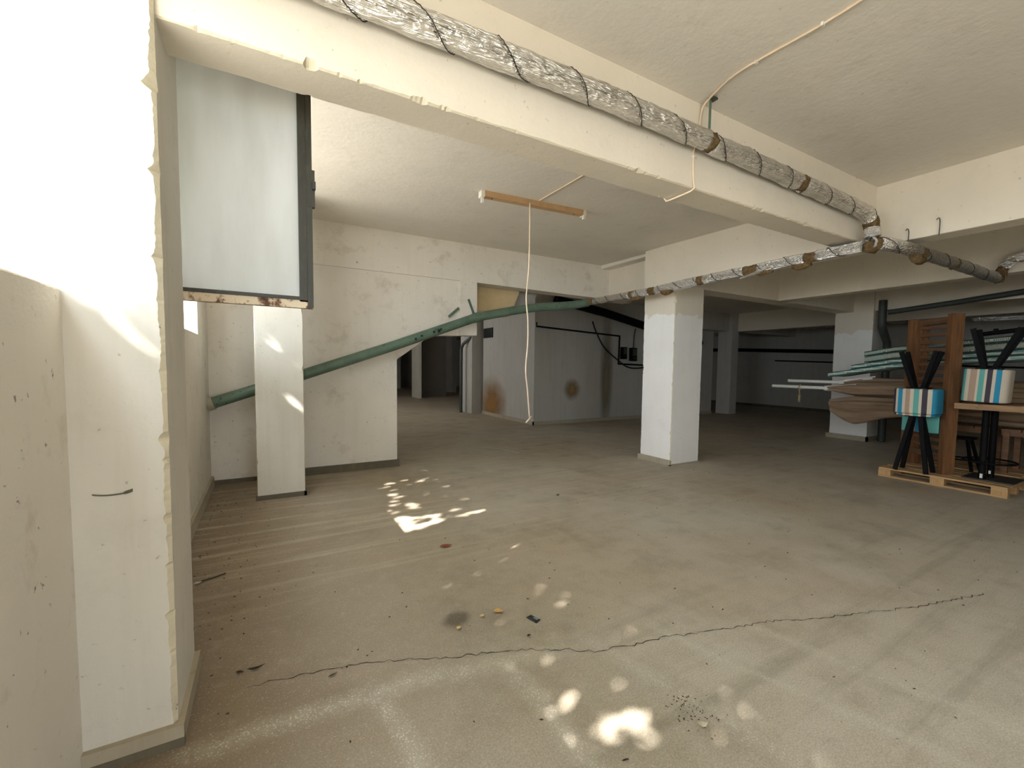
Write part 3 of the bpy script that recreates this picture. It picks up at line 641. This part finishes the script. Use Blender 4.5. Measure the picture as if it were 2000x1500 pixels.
o = MB().tube(cab, 0.007, 8).build('ceiling_cable', M_cord, smooth=True); tag(o, 'cream cable clipped across the ceiling and down over the long beam', 'cable')
for k, (x, y) in enumerate(((2.6, 1.3), (2.58, 1.65), (2.66, 0.7))):
    MB().box(x-0.012, x+0.012, y-0.006, y+0.006, 3.322, 3.34).build('cable_clip', M_cap, o)
MB().box(2.592, 2.61, 2.083, 2.10, 2.96, 2.97).build('cable_clip', M_cap, o)

# ------------------------------------------------------------------ crack and scuffs on the floor and column
def ribbon(name, pts, w, mat, parent, z=0.0015, seed=1, jag=0.012, axis='z'):
    rnd = random.Random(seed); P = line_path([(x, y, z) for x, y in pts], 0.025); V = []; F = []
    for i, p in enumerate(P):
        d = (P[min(i+1, len(P)-1)]-P[max(i-1, 0)]).normalized(); n = Vector((-d.y, d.x, 0)); o = n*rnd.uniform(-jag, jag)
        ww = w*rnd.uniform(0.25, 1.0)
        V += [p+o+n*ww, p+o-n*ww]
    F = [(2*i, 2*i+2, 2*i+3, 2*i+1) for i in range(len(P)-1)]
    return mesh(name, V, F, mat, parent)
M_crack = simple('crack_dirt', lin(62, 52, 40), 0.95)
M_scrape = simple('pale_scrape', lin(206, 200, 186), 0.9); M_scrape2 = simple('dull_scrape', lin(160, 150, 132), 0.9)
ribbon('crack', [(-0.1, 2.29), (0.116, 2.255), (0.284, 2.222), (0.518, 2.157), (0.775, 2.038), (1.105, 1.926), (1.312, 1.822), (1.481, 1.711), (1.679, 1.65), (1.911, 1.61), (2.22, 1.511), (2.573, 1.421), (2.88, 1.29), (3.238, 1.17), (3.572, 1.054), (4.2, 0.9)], 0.0035, M_crack, fl, seed=4)
for k, (pts, w, m) in enumerate((([(1.09, 4.85), (3.0, 5.0), (5.2, 5.18)], 0.010, M_scrape2), ([(3.45, 7.25), (3.7, 6.9), (3.8, 6.44)], 0.022, M_scrape), ([(5.31, 5.85), (5.7, 5.92), (6.15, 5.99)], 0.016, M_scrape),
        ([(4.2, 5.9), (5.2, 5.75)], 0.012, M_scrape2), ([(3.9, 5.75), (4.1, 5.55)], 0.015, M_scrape2), ([(-0.434, 4.404), (0.3, 4.40), (0.96, 4.391)], 0.018, M_scrape2), ([(-0.40, 4.0), (0.5, 4.06)], 0.012, M_scrape2),
        ([(9.0, 6.4), (9.9, 6.0)], 0.03, M_scrape2), ([(6.6, 3.6), (6.9, 3.3)], 0.012, M_scrape2))):
    ribbon('scrape_mark', pts, w, m, fl, seed=50+k, jag=0.008, z=0.001)
P = [Vector((-0.525+0.065*math.sin(a)*1.0, 2.0655, 1.035-0.018*math.cos(a*1.0)-0.0)) for a in [i*0.16 for i in range(-6, 8)]]
V = []
for i, p in enumerate(P): w = 0.0035 if i < 10 else 0.008; V += [p+Vector((0, 0, w)), p-Vector((0, 0, w*0.5))]
mesh('scuff_mark', V, [(2*i, 2*i+1, 2*i+3, 2*i+2) for i in range(len(P)-1)], simple('grey_scuff', lin(96, 90, 78), 0.9), nc).location = (0.035, 0, 0)

# ------------------------------------------------------------------ pallets
def pallet(label, loc, rz, L=1.26, W=0.85, Hh=0.13):
    t = thing('pallet', label, 'pallet', loc, rz); tb = 0.022
    # local: x along the long side, y to the back
    ys = [0.0, 0.145, 0.295, 0.425, 0.555, 0.70]; ws = [0.13, 0.10, 0.13, 0.10, 0.13, 0.15]
    rnd = random.Random(int(loc[0]*100))
    for y, w in zip(ys, ws): MB().box(-L/2+rnd.uniform(0, 0.006), L/2-rnd.uniform(0, 0.006), y, y+w, Hh-tb, Hh).build('deck_board', M_pallet_y, t)
    for x in (-L/2, -0.07, L/2-0.14):
        MB().box(x, x+0.14, 0, W, Hh-2*tb, Hh-tb-0.0005).build('stringer_board', M_pallet_y, t)
    for x in (-L/2+0.0, -0.07, L/2-0.14):
        for y in (0.0, W/2-0.05, W-0.1): MB().box(x, x+0.14, y+0.003, y+0.1, tb, Hh-2*tb).build('block', M_pallet_end, t)
    for y in (0, W/2-0.05, W-0.1): MB().box(-L/2, L/2, y, y+0.1, 0.0, tb).build('bottom_board', M_pallet_y, t)
    return t
PZ = 0.13
pallet('pale wooden pallet under the stools and the table', (7.62, 2.135, 0), -PI/2)
pallet('second pallet behind, under the dark tables', (8.56, 2.22, 0), -PI/2)

# ------------------------------------------------------------------ slatted wooden lounger stood on end
lt = thing('wooden_lounger', 'brown slatted wooden sun lounger standing on end on the pallet', 'lounger', (7.80, 2.14, PZ), math.atan2(0.58, 0.47))
# local x: from right rail to left rail, local -y: away from the camera
LW = 0.80; LH = 2.135; dp = 0.19
MB().box(0, 0.085, -0.14, 0, 0, LH).build('side_rail', M_lounger_z, lt)
MB().box(LW-0.05, LW, -dp, 0, 0, LH-0.01).build('side_rail', M_lounger_z, lt)
MB().box(LW-0.10, LW-0.05, -dp-0.03, -dp+0.02, 0, LH-0.02).build('inner_batten', M_lounger_z, lt)
MB().box(0.085, LW-0.05, -0.16, -0.12, LH-0.10, LH-0.015).build('end_rail', M_lounger_x, lt)
MB().box(0.085, LW-0.05, -0.16, -0.12, 0.16, 0.24).build('end_rail', M_lounger_x, lt)
sl_me = None
for k in range(17):
    z = LH-0.165-0.105*k
    if z < 0.26: break
    if sl_me is None:
        o = MB().box(0.085, LW-0.055, -0.158, -0.135, 0, 0.05).build('slat', M_lounger_x, lt); sl_me = o.data
    else:
        o = bpy.data.objects.new('slat', sl_me); C.objects.link(o); o.parent = lt
    o.location = (0, 0, z)

# ------------------------------------------------------------------ striped bar stools
def stool(label, loc, rz, tilt, legs, foot, legz, block, cloth, inverted, group='striped bar stools'):
    """local z up from the seat's underside for upright stools; inverted ones carry the legs upward"""
    w, d, h = block
    t = thing('bar_stool', label, 'stool', loc, rz, group); t.rotation_euler = (tilt[0], tilt[1], rz)
    V, F = rounded_block(w, d, h, 0.02, 40, 7.0, 4)
    # bow the front out a little
    V = [(x, y - 0.05*(1-(2*x/w)**2)*(1 if y < 0 else 0), z) for x, y, z in V]
    seat = mesh('seat_back', [(x/w*1.0, y, z) for x, y, z in V], F, cloth, t, smooth=True, auto=40); seat.scale = (w, 1, 1)
    if inverted: seat.location = (0, 0, 0)
    z0 = h if inverted else 0.0; sg = 1 if inverted else -1
    MB().box(-0.11, 0.11, -0.09, 0.09, z0-0.01 if inverted else -0.015, z0+0.015 if inverted else 0.01).build('leg_plate', M_black, t)
    for i in range(4):
        sx, sy = (-1, 1, 1, -1)[i], (-1, -1, 1, 1)[i]
        MB().bar((sx*legs[0], sy*legs[1], z0+sg*0.005), (sx*foot[0]+foot[2], sy*foot[1], z0+sg*legz), 0.048, 0.036, (0, 1, 0)).build('leg', M_black, t)
    return t
# local x = across as the camera sees it (towards -y in the world), local -y = towards the camera
RZ = -PI/2
sA = stool('lower striped stool standing upright in front of the slatted lounger', (7.70, 2.40, 0.90), RZ, (0, 0), (0.045, 0.04), (0.165, 0.12, 0.0), 0.765, (0.44, 0.28, 0.03), M_stripe, False)
sB = stool('upper striped stool turned upside down on the lower one', (7.70, 2.40, 0.932), RZ, (0, 0), (0.05, 0.04), (0.18, 0.10, 0.0), 0.50, (0.46, 0.30, 0.335), M_stripe, True)
hang = mesh('back_panel', *rounded_block(1.0, 0.05, 0.36, 0.02, 32, 7.0, 3), M_stripe_c, sB, smooth=True, auto=40); hang.scale = (0.40, 1, 1); hang.location = (-0.02, 0.19, -0.275)
sC = stool('striped stool turned upside down on the wooden table', (7.86, 1.80, 1.128), RZ+0.05, (0, math.radians(2)), (0.045, 0.05), (0.20, 0.15, 0.04), 0.50, (0.41, 0.30, 0.41), M_stripe_b, True)

# ------------------------------------------------------------------ bar table and what is under it
tb = thing('bar_table', 'square wooden bar table on a black pedestal at the pallet end', 'table', (7.92, 1.73, PZ))
for k in range(4):
    MB().box(-0.30+0.151*k, -0.30+0.151*k+0.148, -0.30, 0.29, 0.905, 0.975).build('top_plank', M_table, tb)
MB().box(-0.303, 0.304, -0.303, -0.28, 0.90, 0.978).build('edge_band', M_table, tb)
MB().box(-0.06, 0.42, -0.22, 0.24, 0.0, 0.012).build('base_plate', M_plate, tb)
p_ = MB().tube([Vector((-0.03, 0.06, 0.012)), Vector((-0.03, 0.06, 0.905))], 0.035, 14).build('pedestal', M_black, tb, smooth=True, auto=40)
MB().box(-0.072, -0.064, 0.045, 0.07, 0.03, 0.085).build('label_sticker', M_sticker, p_)
p_ = MB().tube([Vector((0.22, 0.04, 0.012)), Vector((0.22, 0.04, 0.905))], 0.035, 14).build('pedestal', M_black, tb, smooth=True, auto=40)
MB().box(0.18, 0.186, 0.03, 0.05, 0.06, 0.1).build('label_sticker', M_sticker, p_)
MB().tube([Vector((0.10, 0.03, 0)) + Vector((0.26*math.cos(a), 0.24*math.sin(a), 0.235)) for a in [2*PI*k/28 for k in range(29)]], 0.012, 8, caps=False).build('foot_ring', M_black, tb, smooth=True)
for a in (0.5, 2.6, 4.7): MB().bar((0.10+0.1*math.cos(a), 0.03+0.06*math.sin(a), 0.235), (0.10+0.26*math.cos(a), 0.03+0.24*math.sin(a), 0.235), 0.012, 0.012).build('ring_spoke', M_black, tb)

# black stool frame behind the table
bs = thing('metal_stool', 'black metal stool frame in the dark behind the bar table', 'stool', (8.53, 2.16, PZ+0.006))
for i in range(4):
    sx, sy = (-1, 1, 1, -1)[i], (-1, -1, 1, 1)[i]
    MB().bar((sx*0.08, sy*0.08, 0.42), (sx*0.16, sy*0.16, 0.0), 0.03, 0.03).build('leg', M_black, bs)
MB().box(-0.13, 0.13, -0.13, 0.13, 0.42, 0.45).build('seat', M_black, bs)
MB().tube([Vector((0.135*math.cos(a), 0.135*math.sin(a), 0.14)) for a in [2*PI*k/20 for k in range(21)]], 0.01, 6, caps=False).build('foot_ring', M_black, bs)

# low wooden tables stacked on the rear pallet; they carry the umbrellas and the mats
def low_table(label, loc, w, d, h, group=None):
    t = thing('wooden_table', label, 'table', loc, 0, group)
    for k in range(5): MB().box(-d/2, d/2, -w/2+k*w/5, -w/2+(k+1)*w/5-0.012, h-0.03, h).build('top_slat', M_darktable, t)
    MB().box(-d/2+0.02, -d/2+0.05, -w/2, w/2-0.012, h-0.09, h-0.03).build('apron', M_darktable, t)
    MB().box(d/2-0.05, d/2-0.02, -w/2, w/2-0.012, h-0.09, h-0.03).build('apron', M_darktable, t)
    for sx in (-1, 1):
        for sy in (-1, 1): MB().box(sx*(d/2-0.035)-0.03, sx*(d/2-0.035)+0.03, sy*(w/2-0.06)-0.03, sy*(w/2-0.06)+0.03, 0, h-0.03).build('leg', M_darktable, t)
    return t
low_table('dark slatted table behind the upright lounger carrying the folded umbrellas', (9.02, 2.38, PZ), 0.95, 0.62, 0.60)
low_table('dark slatted table behind the bar table carrying the folded umbrellas', (9.02, 1.36, PZ), 0.95, 0.62, 0.60)

# ------------------------------------------------------------------ folded umbrellas
def umbrella(label, y0, ypole, x, zf, r0, seed, pole=True, sag=0.0, yend=0.7, flat=0.8):
    """lies along y; zf(y) is the height of its axis"""
    t = thing('folded_umbrella', label, 'umbrella', (x, y0, 0)); n = 36; ys = [y0 - k*0.05 for k in range(int((y0-yend)/0.05)+1)]
    V = []; F = []
    for i, y in enumerate(ys):
        s = (y0-y); grow = min(1, 0.35+s*1.6); 
        for k in range(n):
            a = 2*PI*k/n; ca, sa = math.cos(a), math.sin(a)
            fold = 0.16*math.cos(5*a + seed + 1.3*math.sin(s*1.7)) + 0.10*math.cos(9*a + seed*2 + s*2.0)
            nz = 0.22*noise.noise(Vector((ca*1.2+seed*3, sa*1.2, s*1.1)))
            r = r0*grow*(1 + fold + nz)
            drop = sag*max(0, -sa)**2*math.exp(-((s-0.35)/0.42)**2)
            V.append((ca*r, y-y0, zf(y) + sa*r*flat - drop))
    for i in range(len(ys)-1):
        for k in range(n): F.append((i*n+k, i*n+(k+1) % n, (i+1)*n+(k+1) % n, (i+1)*n+k))
    F += [tuple(range(n)), tuple(range((len(ys)-1)*n, len(ys)*n))[::-1]]
    mesh('canopy', V, F, M_khaki, t, smooth=True)
    if pole:
        zp = zf(y0)
        MB().tube([Vector((0, ypole-y0, zf(y0)+(zf(y0)-zf(y0-0.5))*(ypole-y0)/0.5*0.6)), Vector((0, -0.5, zf(y0-0.5)))], 0.03, 14).build('pole', M_whitepole, t, smooth=True, auto=40)
        MB().tube([Vector((0, 0.06, zp)), Vector((0, -0.02, zp-0.005))], 0.045, 14).build('hub', M_whitepole, t, smooth=True, auto=40)
        rnd = random.Random(seed)
        for k in range(5): a = k*1.25; MB().bar((0.03*math.cos(a), 0.03, zp+0.035*math.sin(a)), (0.10*math.cos(a), -0.45, zf(y0-0.45)+0.09*math.sin(a)+0.03), 0.016, 0.02).build('rib', M_whitepole, t)
    return t
uB = umbrella('folded khaki umbrella on top of the pile with white pole sticking out', 3.86, 4.82, 9.04, lambda y: 1.285 - 0.0*(y-3.8) if y > 3.3 else 1.285, 0.115, 2.0)
uC = umbrella('folded khaki umbrella with white pole and hanging tassel', 3.98, 4.97, 8.76, lambda y: 1.18 + 0.06*(3.98-y)*0.0, 0.125, 5.2)
uA = umbrella('lowest folded khaki umbrella, its cloth sagging before the column', 4.02, 0, 8.95, lambda y: 0.92, 0.185, 8.7, pole=False, sag=0.22, yend=0.9, flat=0.75)
tz = 1.18
tas = MB().tube([Vector((8.76+0.05*math.cos(a), 4.45+0.015*math.sin(a*2), 1.185+0.05*math.sin(a))) for a in [2*PI*k/16 for k in range(17)]], 0.008, 6, caps=False)
tas.tube([Vector((8.72, 4.45, 1.15)), Vector((8.717, 4.44, 1.06)), Vector((8.717, 4.44, 1.0))], 0.01, 6); tas.tube([Vector((8.717, 4.44, 1.03)), Vector((8.717, 4.44, 0.98)), Vector((8.717, 4.44, 0.90))], 0.02, 8)
o = tas.build('cord_tassel', M_twine, smooth=True); o.parent = uC; o.location = (-8.76, -3.98, 0); o['label'] = 'beige tie cord with a tassel'

# ------------------------------------------------------------------ stacked mats
def mat(label, y0, x0, x1, zf, th, m, seed):
    t = thing('lounger_mat', label, 'cushion', (0, 0, 0), 0, 'lounger mats stacked on the umbrellas'); ys = [y0 - k*0.08 for k in range(int((y0-0.5)/0.08)+1)]
    r = th*0.35; prof = [(x0, r), (x0, th-r), (x0+r*0.3, th-r*0.3), (x0+r, th), (x1-r, th), (x1, th-r), (x1, r), (x1-r, 0), (x0+r, 0), (x0+r*0.3, r*0.3)]
    V = []; n = len(prof)
    for i, y in enumerate(ys):
        e = 0.85 if i in (0, len(ys)-1) else 1.0
        for px, pz in prof: V.append((px, y, zf(y) + th/2 + (pz-th/2)*e + 0.004*math.sin(y*9+seed)))
    F = [(i*n+k, i*n+(k+1) % n, (i+1)*n+(k+1) % n, (i+1)*n+k) for i in range(len(ys)-1) for k in range(n)] + [tuple(range(n))[::-1], tuple(range((len(ys)-1)*n, len(ys)*n))]
    o = mesh('cover', V, F, m, t, smooth=True, auto=45)
    bm = bmesh.new(); bm.from_mesh(o.data); bmesh.ops.recalc_face_normals(bm, faces=bm.faces); bm.to_mesh(o.data); bm.free()
    for q in (th*0.9, th*0.1): MB().tube([Vector((x0+0.004, y, zf(y)+q)) for y in ys], 0.007, 6).build('piping', M_piping, t)
    return t
def z0(y):
    pts = [(5.0, 1.30), (4.05, 1.365), (3.04, 1.545), (1.70, 1.66), (0.4, 1.70)]
    for (a, za), (b_, zb) in zip(pts, pts[1:]):
        if b_ <= y <= a: return za + (zb-za)*(a-y)/(a-b_)
    return 1.70
mat('bottom teal mat of the pile, reaching farthest left', 3.95, 8.65, 9.25, z0, 0.075, M_mat_block, 1)
mat('second teal mat from the bottom of the pile', 3.61, 8.66, 9.26, lambda y: z0(y)+0.078, 0.07, M_mat_block, 2)
mat('thick grey ring-patterned mat third in the pile', 3.42, 8.65, 9.25, lambda y: z0(y)+0.151, 0.11, M_mat_ring, 3)
mat('topmost ring-patterned mat of the pile', 3.43, 8.66, 9.26, lambda y: z0(y)+0.264, 0.075, M_mat_ring, 4)
o = MB(); o.tube([Vector((8.72, 2.17, 2.02)), Vector((8.72, 1.67, 2.075)), Vector((8.72, 0.9, 2.16))], 0.03, 10); o = o.build('metal_bar', M_black, smooth=True, auto=40); tag(o, 'black metal bar lying across the top mat', 'bar')
MB().box(8.70, 8.74, 1.93, 1.97, 2.04, 2.10).build('bracket', M_black, o)

# ------------------------------------------------------------------ litter on the floor
def leaf(name, label, cat, x, y, rz, L, W, col, curl=0.25, tall=0.35):
    m = simple(name+'_colour', col, 0.8, var=0.2, scale=40); V = []; F = []; n = 8
    for i in range(n+1):
        t = i/n; w = W*math.sin(PI*min(1, t*1.02+0.01))**0.8*(1-0.3*t); zc = curl*L*(2*t-1)**2*tall
        V += [((t-0.5)*L, -w/2, 0.004+zc+w*0.25), ((t-0.5)*L, 0, 0.003+zc), ((t-0.5)*L, w/2, 0.004+zc+w*0.25)]
    for i in range(n): a = i*3; F += [(a, a+3, a+4, a+1), (a+1, a+4, a+5, a+2)]
    o = mesh(name, V, F, m, smooth=True); o.location = (x, y, 0.001); o.rotation_euler = (0, 0, rz); md = o.modifiers.new('thick', 'SOLIDIFY'); md.thickness = 0.0015; md.offset = 1
    return tag(o, label, cat)
leaf('dry_leaf', 'yellow dry leaf on the floor left of the black scrap', 'leaf', 1.205, 2.275, -0.4, 0.062, 0.045, lin(222, 178, 106))
leaf('dry_leaf', 'pale yellow leaf scrap beside the damp patch', 'leaf', 1.10, 2.28, 0.3, 0.035, 0.026, lin(216, 190, 140))
leaf('dry_leaf', 'small yellow leaf at the lower edge of the damp patch', 'leaf', 0.93, 2.235, 0.8, 0.038, 0.03, lin(214, 188, 132))
leaf('dry_leaf', 'reddish brown leaf on the floor before the sunlit patch', 'leaf', 1.27, 3.335, -0.1, 0.10, 0.05, lin(150, 76, 46))
leaf('dry_leaf', 'dark brown curled leaf in front of the near column', 'leaf', -0.067, 2.402, 0.05, 0.075, 0.022, lin(52, 42, 32), 0.5)
leaf('dry_leaf', 'small dark leaf bit beside the curled leaf', 'leaf', -0.135, 2.41, -0.3, 0.035, 0.02, lin(58, 46, 34), 0.3)
leaf('dry_leaf', 'dark leaf lying alone far out on the floor right of the sun patch', 'leaf', 2.94, 4.09, 0.4, 0.06, 0.03, lin(84, 52, 36))
leaf('dry_leaf', 'tiny dark leaf below the black scrap', 'leaf', 1.246, 1.984, 0.2, 0.026, 0.018, lin(48, 40, 30))
leaf('paper_scrap', 'crumpled pale paper scrap near the bottom edge', 'paper', 1.563, 1.111, -0.5, 0.045, 0.035, lin(214, 206, 182), 0.5, 0.8)
leaf('paper_scrap', 'white scrap beside the twig at the foot of the near column', 'paper', -0.425, 3.55, 0.5, 0.05, 0.03, lin(196, 188, 166), 0.4)
leaf('dry_leaf', 'brown leaf streak at the bottom left of the floor', 'leaf', 0.255, 2.175, 0.3, 0.045, 0.014, lin(70, 58, 42))
leaf('dry_leaf', 'narrow dark leaf at the bottom edge of the floor', 'leaf', 1.165, 1.15, -0.15, 0.032, 0.010, lin(58, 48, 36))
o = MB().tube(smooth_path([(-0.41, 3.57, 0.008), (-0.33, 3.585, 0.012), (-0.27, 3.60, 0.02)], 0.02), 0.005, 6).build('twig', M_crack, smooth=True); tag(o, 'short dark twig beside the near column foot', 'twig')
sc_ = thing('scrap', 'black and grey torn wrapper scrap on the floor', 'wrapper', (1.355, 2.109, 0.001), 0.35)
mesh('wrapper', [(-0.022, -0.04, 0.002), (0.022, -0.036, 0.004), (0.024, 0.038, 0.003), (-0.02, 0.042, 0.006), (0, 0, 0.008)], [(0, 1, 4), (1, 2, 4), (2, 3, 4), (3, 0, 4)], simple('black_foil_wrap', lin(40, 46, 48), 0.4), sc_).modifiers.new('thick', 'SOLIDIFY').thickness = 0.001
mesh('label_patch', [(-0.006, -0.03, 0.0095), (0.016, -0.028, 0.0095), (0.016, 0.0, 0.0105), (-0.004, 0.004, 0.0105)], [(0, 1, 2, 3)], simple('grey_print', lin(120, 130, 132), 0.5), sc_)
# damp patch soaked into the floor
t_ = NT('damp_floor_patch'); v_ = t_.coord(); tc_ = t_.n.new('ShaderNodeTexCoord'); g_ = t_.n.new('ShaderNodeTexGradient'); g_.gradient_type = 'SPHERICAL'; t_.link(tc_.outputs['Object'], g_.inputs['Vector'])
t_.set(Base_Color=lin(84, 72, 56), Roughness=0.7, Alpha=t_.ramp(t_.math('MULTIPLY', g_.outputs['Fac'], t_.math('ADD', t_.noise(v_, 2.5, 4), 0.4)), ((0.1, BW(0)), (0.5, BW(0.4)))))
o = mesh('damp_patch', [(0, 0, 0)] + [(math.cos(2*PI*k/16), math.sin(2*PI*k/16), 0) for k in range(16)], [(0, k+1, (k+1) % 16+1) for k in range(16)], t_.m, fl); o.location = (0.955, 2.33, 0.0012); o.scale = (0.12, 0.10, 1); o.rotation_euler = (0, 0, 0.5)
# crumbs of leaf and grit, nobody could count them
rnd = random.Random(77); g = MB()
for k in range(520):
    u = rnd.random()
    if u < 0.35: x, y = -0.57+abs(rnd.gauss(0, 0.35)), rnd.uniform(2.6, 6.3)
    elif u < 0.5: x, y = 1.6+rnd.gauss(0, 0.05), 1.19+rnd.gauss(0, 0.06)
    else: x, y = rnd.uniform(-0.3, 6), rnd.uniform(0.6, 6)
    if -0.15 < x < 0.42 and 5.4 < y < 5.9: continue
    s_ = rnd.uniform(0.003, 0.011)*(0.7 if u < 0.5 and u >= 0.35 else 1); a = rnd.uniform(0, PI); c_, n_ = math.cos(a)*s_, math.sin(a)*s_
    g.add([(x-c_, y-n_, 0.0012), (x+n_*0.5, y-c_*0.5, 0.0012), (x+c_, y+n_, 0.0012), (x-n_*0.4, y+c_*0.4, 0.0012), (x, y, 0.0012+s_*0.5)], [(0, 1, 4), (1, 2, 4), (2, 3, 4), (3, 0, 4), (0, 3, 2, 1)])
o = g.build('floor_debris', simple('leaf_crumbs', lin(66, 52, 38), 0.9, var=0.4, scale=3)); tag(o, 'scattered dark crumbs of dry leaf and grit over the floor', 'debris', kind='stuff')

# ------------------------------------------------------------------ outside: yard and the leafy tree that dapples the sun
yard = MB().box(-14, -0.8, -9, 20, 0.9, 1.0).build('ground_yard', simple('pale_yard_paving', lin(196, 192, 184), 0.9)); struct(yard, 'sunlit paved yard outside the left windows')
ap = MB().box(-0.8, 12, -14, -3.4, -0.1, 0.0).build('ground_apron', simple('pale_apron_paving', lin(180, 174, 160), 0.9)); struct(ap, 'concrete apron outside the entrance')
GAPS = []
def gap(pts, r): GAPS.extend((Vector((x, y, z)), r) for x, y, z in pts)
gap([(1.085+0.022*k, 3.86+0.006*k, 0) for k in range(0, 16)], 0.02)
gap([(1.10+0.006*k, 3.90+0.06*k, 0) for k in range(0, 6)], 0.012)
gap([(1.13, 4.387, 0), (1.155, 4.6, 0), (1.26, 4.12, 0), (1.35, 4.10, 0), (1.20, 4.02, 0), (1.75+0.0, 4.01, 0), (1.83, 4.02, 0), (1.91, 4.02, 0), (1.2, 4.75, 0), (1.32, 4.43, 0), (1.36, 4.50, 0)], -0.004)
gap([(x, y, 0) for x, y in ((1.451, 4.082), (1.324, 4.567), (1.328, 4.431), (1.248, 5.009), (1.269, 4.865), (1.547, 5.57), (1.72, 5.424), (1.927, 5.047), (1.679, 3.996), (1.831, 4.02), (1.976, 4.017), (2.132, 4.028), (2.059, 4.454), (1.669, 4.178), (1.329, 5.487))], 0.0)
gap([(x, y, 0) for x, y in ((1.06, 1.475), (1.1, 1.492), (1.147, 1.507), (1.19, 1.512), (1.262, 1.522), (1.201, 1.311), (1.244, 1.312), (1.309, 1.319), (1.324, 1.304), (1.349, 1.284), (1.399, 1.288), (1.436, 1.354), (1.48, 1.351), (1.172, 1.278), (1.363, 1.245), (1.313, 1.164), (1.269, 1.097), (2.114, 1.186), (1.489, 1.784), (1.588, 2.187), (1.046, 1.325))], -0.012)
gap([(x, y, 0) for x, y in ((1.766, 1.45), (1.796, 1.411), (1.804, 1.356), (1.793, 1.29), (1.773, 1.233), (1.777, 1.17), (1.788, 1.079), (2.042, 0.816), (2.036, 0.777), (1.84, 0.78), (1.412, 1.462), (1.679, 2.229))], -0.022)
gap([(-0.419, 2.07, 2.348), (-0.404, 2.07, 2.312), (-0.387, 2.07, 2.278), (-0.428, 2.07, 2.714), (-0.409, 2.07, 2.688), (-0.393, 2.07, 1.578), (-0.372, 2.07, 1.554), (-0.358, 2.07, 1.532), (-0.341, 2.07, 1.513), (-0.474, 2.07, 1.71)], -0.01)
gap([(0.052, 5.45, 1.704), (0.109, 5.45, 1.65), (0.168, 5.45, 1.596), (0.227, 5.45, 1.541), (0.272, 5.45, 1.496), (0.2, 5.45, 1.132), (0.25, 5.45, 1.079), (0.3, 5.45, 1.025), (0.346, 5.45, 0.977)], -0.015)
def leaf_material():
    t = NT('green_leaf'); v = t.coord(); c = t.ramp(t.noise(v, 3, 2), ((0.3, lin(70, 96, 44)), (0.7, lin(112, 134, 70))))
    tr = t.n.new('ShaderNodeBsdfTranslucent'); t.link(c, tr.inputs['Color']); mx = t.n.new('ShaderNodeMixShader'); mx.inputs[0].default_value = 0.25
    t.set(Base_Color=c, Roughness=0.5); t.link(t.b.outputs[0], mx.inputs[1]); t.link(tr.outputs[0], mx.inputs[2]); t.link(mx.outputs[0], t.out.inputs['Surface']); return t.m
rnd = random.Random(9); V = []; F = []
for k in range(20000):
    tgt = Vector((-0.6, rnd.uniform(-3.3, 6.0), rnd.uniform(1.55, 3.05))); d = rnd.uniform(2.8, 5.6)
    p = tgt - SUN*d
    L, W = rnd.uniform(0.10, 0.16), rnd.uniform(0.06, 0.095)
    ok = True
    for q, r in GAPS:
        w = p - q; w -= SUN*w.dot(SUN)
        if w.length < r + L*0.36: ok = False; break
    if not ok: continue
    a = Vector((rnd.gauss(0, 1), rnd.gauss(0, 1), rnd.gauss(0, 0.6))).normalized(); b_ = a.cross(Vector((rnd.gauss(0, 1), rnd.gauss(0, 1), rnd.gauss(0, 1)))).normalized(); c_ = a.cross(b_)
    n = len(V); V += [p-a*L/2, p-a*L*0.1+b_*W/2+c_*0.012, p+a*L/2, p-a*L*0.1-b_*W/2+c_*0.012]; F += [(n, n+1, n+2), (n, n+2, n+3)]
tree = thing('tree', 'leafy tree standing outside the left windows', 'tree', (-5.2, -1.0, 1.0))
fo = mesh('foliage', V, F, leaf_material(), tree); fo.location = (5.2, 1.0, -1.0); fo['kind'] = 'stuff'
MB().tube(smooth_path([(0, 0, 0), (0.05, 0.1, 1.2), (0.3, 0.2, 2.6), (0.9, 0.5, 4.0)], 0.2), 0.12, 10).tube(smooth_path([(0.3, 0.2, 2.4), (0.6, 1.6, 3.4), (0.9, 3.2, 4.0)], 0.2), 0.05, 8).tube(smooth_path([(0.2, 0.2, 2.2), (0.5, -1.0, 3.2), (0.8, -2.0, 4.0)], 0.2), 0.05, 8).build('trunk', simple('bark', lin(96, 80, 62), 0.9), tree, smooth=True)
